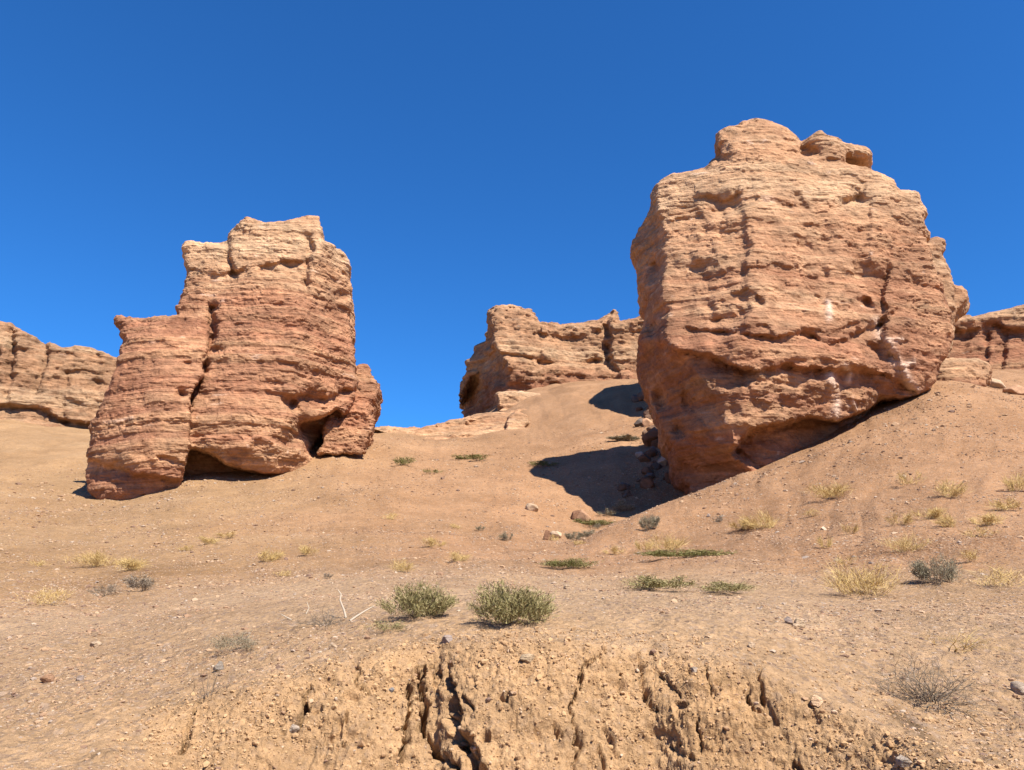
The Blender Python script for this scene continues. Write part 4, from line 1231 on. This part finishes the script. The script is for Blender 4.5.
def shrub(label, px, py, w, h, mat, n=900, name='shrub', cat='shrub', spread=0.7, seed=1, stem=True, squash=0.8, group=None, droop=0.2, width=0.014, clump=0, blade=None):
    loc = place(px, py)
    if loc is None: return
    s = loc.length / FPX
    r = np.random.default_rng(seed)
    loc = loc + Vector((0, w * s * 0.25 * squash, 0))
    g = drop(loc.x, loc.y)
    if g: loc = g[0]
    if mat is M_straw:
        V, F = bushy(r, int(n * 1.5), max(4, int(w * 0.3)), 0.42, width * 0.55, 0.0)
    else:
        V, F = bushy(r, int(n * 2.4), max(7, int(w * 0.45)), 0.11, width * 0.85)
    V = normalise(V, w * s * (1 if mat is M_straw else 0.93), h * s * (1 if mat is M_straw else 0.78))
    V[:, 1] *= squash
    if stem:
        root = tag(bpy.data.objects.new(name, None), label, cat, group)
        root.empty_display_size = 0.1
        COL.objects.link(root); root.location = loc
        link('foliage', new_mesh('foliage', V, F), mat, root)
        V2, F2 = twig_mesh(r, 14, 1.0, 0.012, 0.8, 1)
        V2 = normalise(V2, w * s * 0.72, h * s * 0.75)
        link('stem', new_mesh('stem', V2, F2), M_wood, root)
        return root
    o = link(name, new_mesh(name, V, F), mat, loc=loc)
    return tag(o, label, cat, group)


shrub('left of the two bushy sage shrubs on the bank top', 415, 620, 66, 36, M_sage, 2600, seed=11, spread=0.85, width=0.022, clump=9)
shrub('right of the two bushy sage shrubs on the bank top, darker and denser', 510, 626, 74, 42, M_sage, 3200, seed=12, spread=0.85, width=0.022, clump=10)
shrub('low straggling sage growth at the foot of the left bushy shrub', 385, 633, 40, 12, M_sage, 500, seed=13, stem=False, width=0.03, clump=6)
shrub('low green mat of plants, brightest green on the gravel terrace', 571, 569, 50, 11, M_green, 1300, name='mat_plant', cat='plant', seed=14, spread=0.6, stem=False, width=0.03)
shrub('wide olive mat of plants, left of the pair on the terrace', 665, 591, 60, 15, M_sage, 1500, name='mat_plant', cat='plant', seed=15, spread=0.7, stem=False, width=0.03, clump=7)
shrub('shorter olive mat of plants, right of the pair on the terrace', 726, 594, 50, 12, M_sage, 1100, name='mat_plant', cat='plant', seed=16, spread=0.7, stem=False, width=0.03, clump=6)
shrub('long green strip of plants along the terrace edge below straw grass', 690, 558, 96, 9, M_green, 1400, name='mat_plant', cat='plant', seed=17, spread=0.5, stem=False, squash=0.25, width=0.03, clump=9)
shrub('round grey-green bush on the right slope above the straw grass', 650, 531, 19, 17, M_greygreen, 1100, seed=18, spread=0.9, width=0.035)
shrub('dark grey bush with spiky twigs at the right of the gravel terrace', 945, 585, 38, 26, M_greygreen, 1800, seed=19, spread=0.95, width=0.022)
shrub('grey bush on the left slope, right of its paler twiggy neighbour', 140, 592, 28, 17, M_grey, 600, seed=20, spread=0.9, width=0.03)
shrub('pale twiggy bush on the left slope, beside the grey bush', 102, 597, 26, 12, M_grey, 420, seed=21, spread=1.0, width=0.03)
shrub('small dark bush right of the gully line on the middle slope', 507, 541, 14, 10, M_greygreen, 500, seed=22, width=0.05)
shrub('small dark bush left of the gully line on the middle slope', 480, 531, 10, 7, M_greygreen, 400, seed=23, width=0.05)
shrub('grey bush at the gully mouth beside the cream boulder, lower one', 573, 541, 17, 10, M_greygreen, 600, seed=24, width=0.05)
shrub('grey bush at the gully mouth beside the cream boulder, upper one', 588, 537, 17, 9, M_greygreen, 600, seed=25, width=0.05)
shrub('tiny grey bush alone right of the gully mouth', 598, 529, 7, 7, M_greygreen, 300, seed=26, width=0.06)
shrub('grey bush on the lip of the gully shadow, largest of the lip', 622, 512, 22, 12, M_greygreen, 700, seed=27, width=0.05)
shrub('pale bush on the lip of the gully shadow above the orange boulder', 606, 517, 18, 9, M_greygreen, 600, seed=28, width=0.05)
shrub('green strip of plants in the gully bed below the orange boulder', 588, 527, 40, 7, M_green, 800, name='mat_plant', cat='plant', seed=29, stem=False, squash=0.6, width=0.05, clump=7)
shrub('green bush below the skyline ledge, wide and flat', 469, 461, 34, 7, M_green, 800, seed=30, stem=False, width=0.05, clump=6)
shrub('patch of grey-green plants on the skyline slope left of the flat bush', 403, 466, 20, 10, M_green, 400, name='mat_plant', cat='plant', seed=31, stem=False, width=0.05, clump=6)
shrub('small patch of green plants right of the skyline slope patch', 432, 474, 20, 5, M_green, 260, name='mat_plant', cat='plant', seed=32, stem=False, width=0.05, clump=5)
shrub('green bush at the upper edge of the gully shadow', 545, 468, 28, 7, M_green, 600, seed=33, stem=False, width=0.05, clump=6)
shrub('patch of pale green plants between the two lobes of gully shadow', 625, 441, 30, 5, M_greygreen, 2200, name='mat_plant', cat='plant', seed=34, stem=False, width=0.07, squash=0.5)
shrub('small grey plant on the terrace edge left of centre', 326, 579, 10, 7, M_grey, 300, seed=35, stem=False, width=0.05)
shrub('sparse grey growth over the left bank crack', 232, 655, 44, 20, M_greygreen, 700, seed=36, spread=0.8, stem=False, width=0.018, clump=8)
shrub('sparse grey plant near the terrace edge above the green strip', 722, 523, 14, 9, M_grey, 260, seed=37, stem=False, width=0.05)


# dry twig bush lower right, dead wood at left
def twigs(label, px, py, w, h, mat, n, seed, spread=0.9, thick=0.012, levels=2, name='dead_bush', cat='dead bush', flat=0.0):
    loc = place(px, py)
    s = loc.length / FPX
    r = np.random.default_rng(seed)
    V, F = twig_mesh(r, n, 1.0, thick, spread, levels, flat)
    V = normalise(V, w * s, h * s)
    o = link(name, new_mesh(name, V, F), mat, loc=loc + Vector((0, w * s * 0.12, 0)))
    return tag(o, label, cat)


twigs('tangled dead grey bush on the earth slope at lower right', 938, 706, 80, 38, M_grey, 44, 41, 1.0, 0.014, 3)
twigs('dead brown bush with pale sticks on the bank top, left of the shrubs', 322, 626, 56, 17, M_grey, 34, 42, 1.2, 0.016, 3)
twigs('dry yellowish bush with long runners on the right slope', 962, 652, 80, 18, M_straw, 20, 43, 1.25, 0.012)
twigs('dark dry roots hanging in the left crack of the bank', 205, 700, 40, 46, M_wood, 9, 44, 0.7, 0.012)


def stick(label, pts, rad):
    """a bare stick through photograph pixels with small distance offsets"""
    base = place(*pts[0][:2])
    D = base.y
    P = [Vector(pix(p[0], p[1], D + p[2])) for p in pts]
    Vs, Fs = [], []
    for i, p in enumerate(P):
        d = (P[min(i + 1, len(P) - 1)] - P[max(i - 1, 0)]).normalized()
        a = d.cross(Vector((0.3, 0.8, 0.2))).normalized(); b = d.cross(a)
        q = rad * (1 - 0.6 * i / (len(P) - 1))
        for j in range(6):
            Vs.append(p + q * (a * math.cos(j * math.pi / 3) + b * math.sin(j * math.pi / 3)) - base)
    for i in range(len(P) - 1):
        for j in range(6):
            Fs.append((i * 6 + j, i * 6 + (j + 1) % 6, (i + 1) * 6 + (j + 1) % 6, (i + 1) * 6 + j))
    o = link('stick', new_mesh('stick', np.array([v[:] for v in Vs]), np.array(Fs)), M_bleached, loc=base)
    tag(o, label, 'stick')


stick('pale bare stick standing upright among dead wood on the bank', [(346, 618, 0), (344, 610, .02), (340, 600, .03), (341, 594, .05), (338, 590, .06)], 0.012)
stick('pale bare stick leaning flat to the right beside the upright one', [(350, 621, 0), (357, 616, .05), (365, 611, .1), (374, 606, .15)], 0.012)
stick('short pale twig at the left end of the dead wood', [(306, 614, 0), (309, 608, .02), (307, 602, .04)], 0.007)
stick('thin pale stick lying at the left foot of the dead wood', [(292, 620, 0), (286, 617, .04), (281, 614, .08)], 0.008)

# straw grass tufts: (px, py, width, height, label)
TUFTS = [
    (866, 599, 60, 28, 'largest straw tuft on the gravel terrace, left of the dark spiky bush'),
    (912, 553, 34, 16, 'round straw tuft up-slope of the dark spiky bush'),
    (833, 501, 42, 14, 'broad straw tuft highest below the undercut of the big block'),
    (772, 531, 38, 16, 'wide straw tuft on the right slope, left of the others there'),
    (744, 531, 24, 10, 'straw tuft touching the wide tuft on its left'),
    (668, 553, 42, 16, 'straw tuft growing out of the long green strip'),
    (645, 551, 16, 10, 'small straw tuft at the left end of the green strip'),
    (826, 549, 15, 11, 'lone straw tuft between the wide tuft and the round one'),
    (852, 534, 14, 9, 'small straw tuft up-slope of the lone one, middle of the right slope'),
    (903, 526, 22, 11, 'straw tuft on a dark hollow in the right slope'),
    (938, 519, 26, 10, 'flat straw tuft on the right slope beside a dark hollow'),
    (955, 528, 20, 11, 'straw tuft right of the flat one on the right slope'),
    (990, 526, 26, 10, 'straw tuft near the right edge, level with the round grey bush'),
    (985, 538, 22, 9, 'faint straw tuft below its neighbour near the right edge'),
    (912, 486, 24, 13, 'straw tuft high on the right slope under a pale stone'),
    (948, 499, 22, 15, 'tall straw tuft high on the right slope'),
    (1018, 492, 18, 16, 'straw tuft cut by the right edge, upper one'),
    (1014, 511, 24, 10, 'straw tuft cut by the right edge, lower one'),
    (850, 566, 20, 9, 'faint straw tuft just above the largest tuft'),
    (1000, 589, 44, 18, 'pale thin straw tuft at the right edge beyond the dark bush'),
    (975, 562, 20, 10, 'thin straw tuft up-slope of the dark bush at right'),
    (819, 516, 14, 7, 'faint small straw tuft under the broad highest tuft'),
    (614, 555, 20, 8, 'straw tuft above the bright green mat, right'),
    (93, 568, 38, 13, 'widest straw tuft on the left slope'),
    (131, 571, 26, 11, 'straw tuft right of the widest one on the left slope'),
    (262, 563, 22, 11, 'straw tuft in the middle of the left slope, lower one'),
    (307, 556, 20, 10, 'straw tuft in the middle of the left slope, right one'),
    (187, 551, 12, 5, 'small straw tuft between the left pair and the middle pair'),
    (207, 545, 16, 7, 'straw tuft up-slope of the small one on the left slope'),
    (228, 539, 18, 6, 'flat straw tuft highest on the left slope'),
    (40, 567, 16, 6, 'faint straw tuft nearest the left edge'),
    (402, 573, 24, 12, 'straw tuft above the left sage shrub'),
    (432, 548, 22, 10, 'straw tuft in the middle of the slope, left of the gully line'),
    (455, 563, 20, 10, 'straw tuft above the gap between the two sage shrubs'),
    (390, 520, 16, 7, 'faint straw tuft on the slope below the skyline plants'),
    (286, 577, 16, 6, 'faint straw tuft on the terrace edge left of the dead wood'),
    (40, 606, 40, 14, 'pale sparse straw growth at the left edge of the terrace'),
    (556, 541, 9, 7, 'little yellow tuft below the cream boulder'),
    (577, 545, 12, 5, 'yellow tuft below the grey bushes at the gully mouth'),
    (460, 530, 12, 6, 'faint yellow tuft left of the small dark bush'),
]
for i, (px, py, w, h, lab) in enumerate(TUFTS):
    faint = 'faint' in lab or 'pale' in lab or 'thin' in lab
    n = int((300 if not faint else 150) * min(2.2, 0.6 + w / 30))
    shrub(lab, px, py, w, h, M_straw, n, name='grass_tuft', cat='dry grass', spread=0.75, seed=60 + i, stem=False, group='tufts of dry straw-coloured grass', droop=0.3, width=0.022 if w > 30 else 0.035, clump=5 if w > 18 else 3)
print('done')
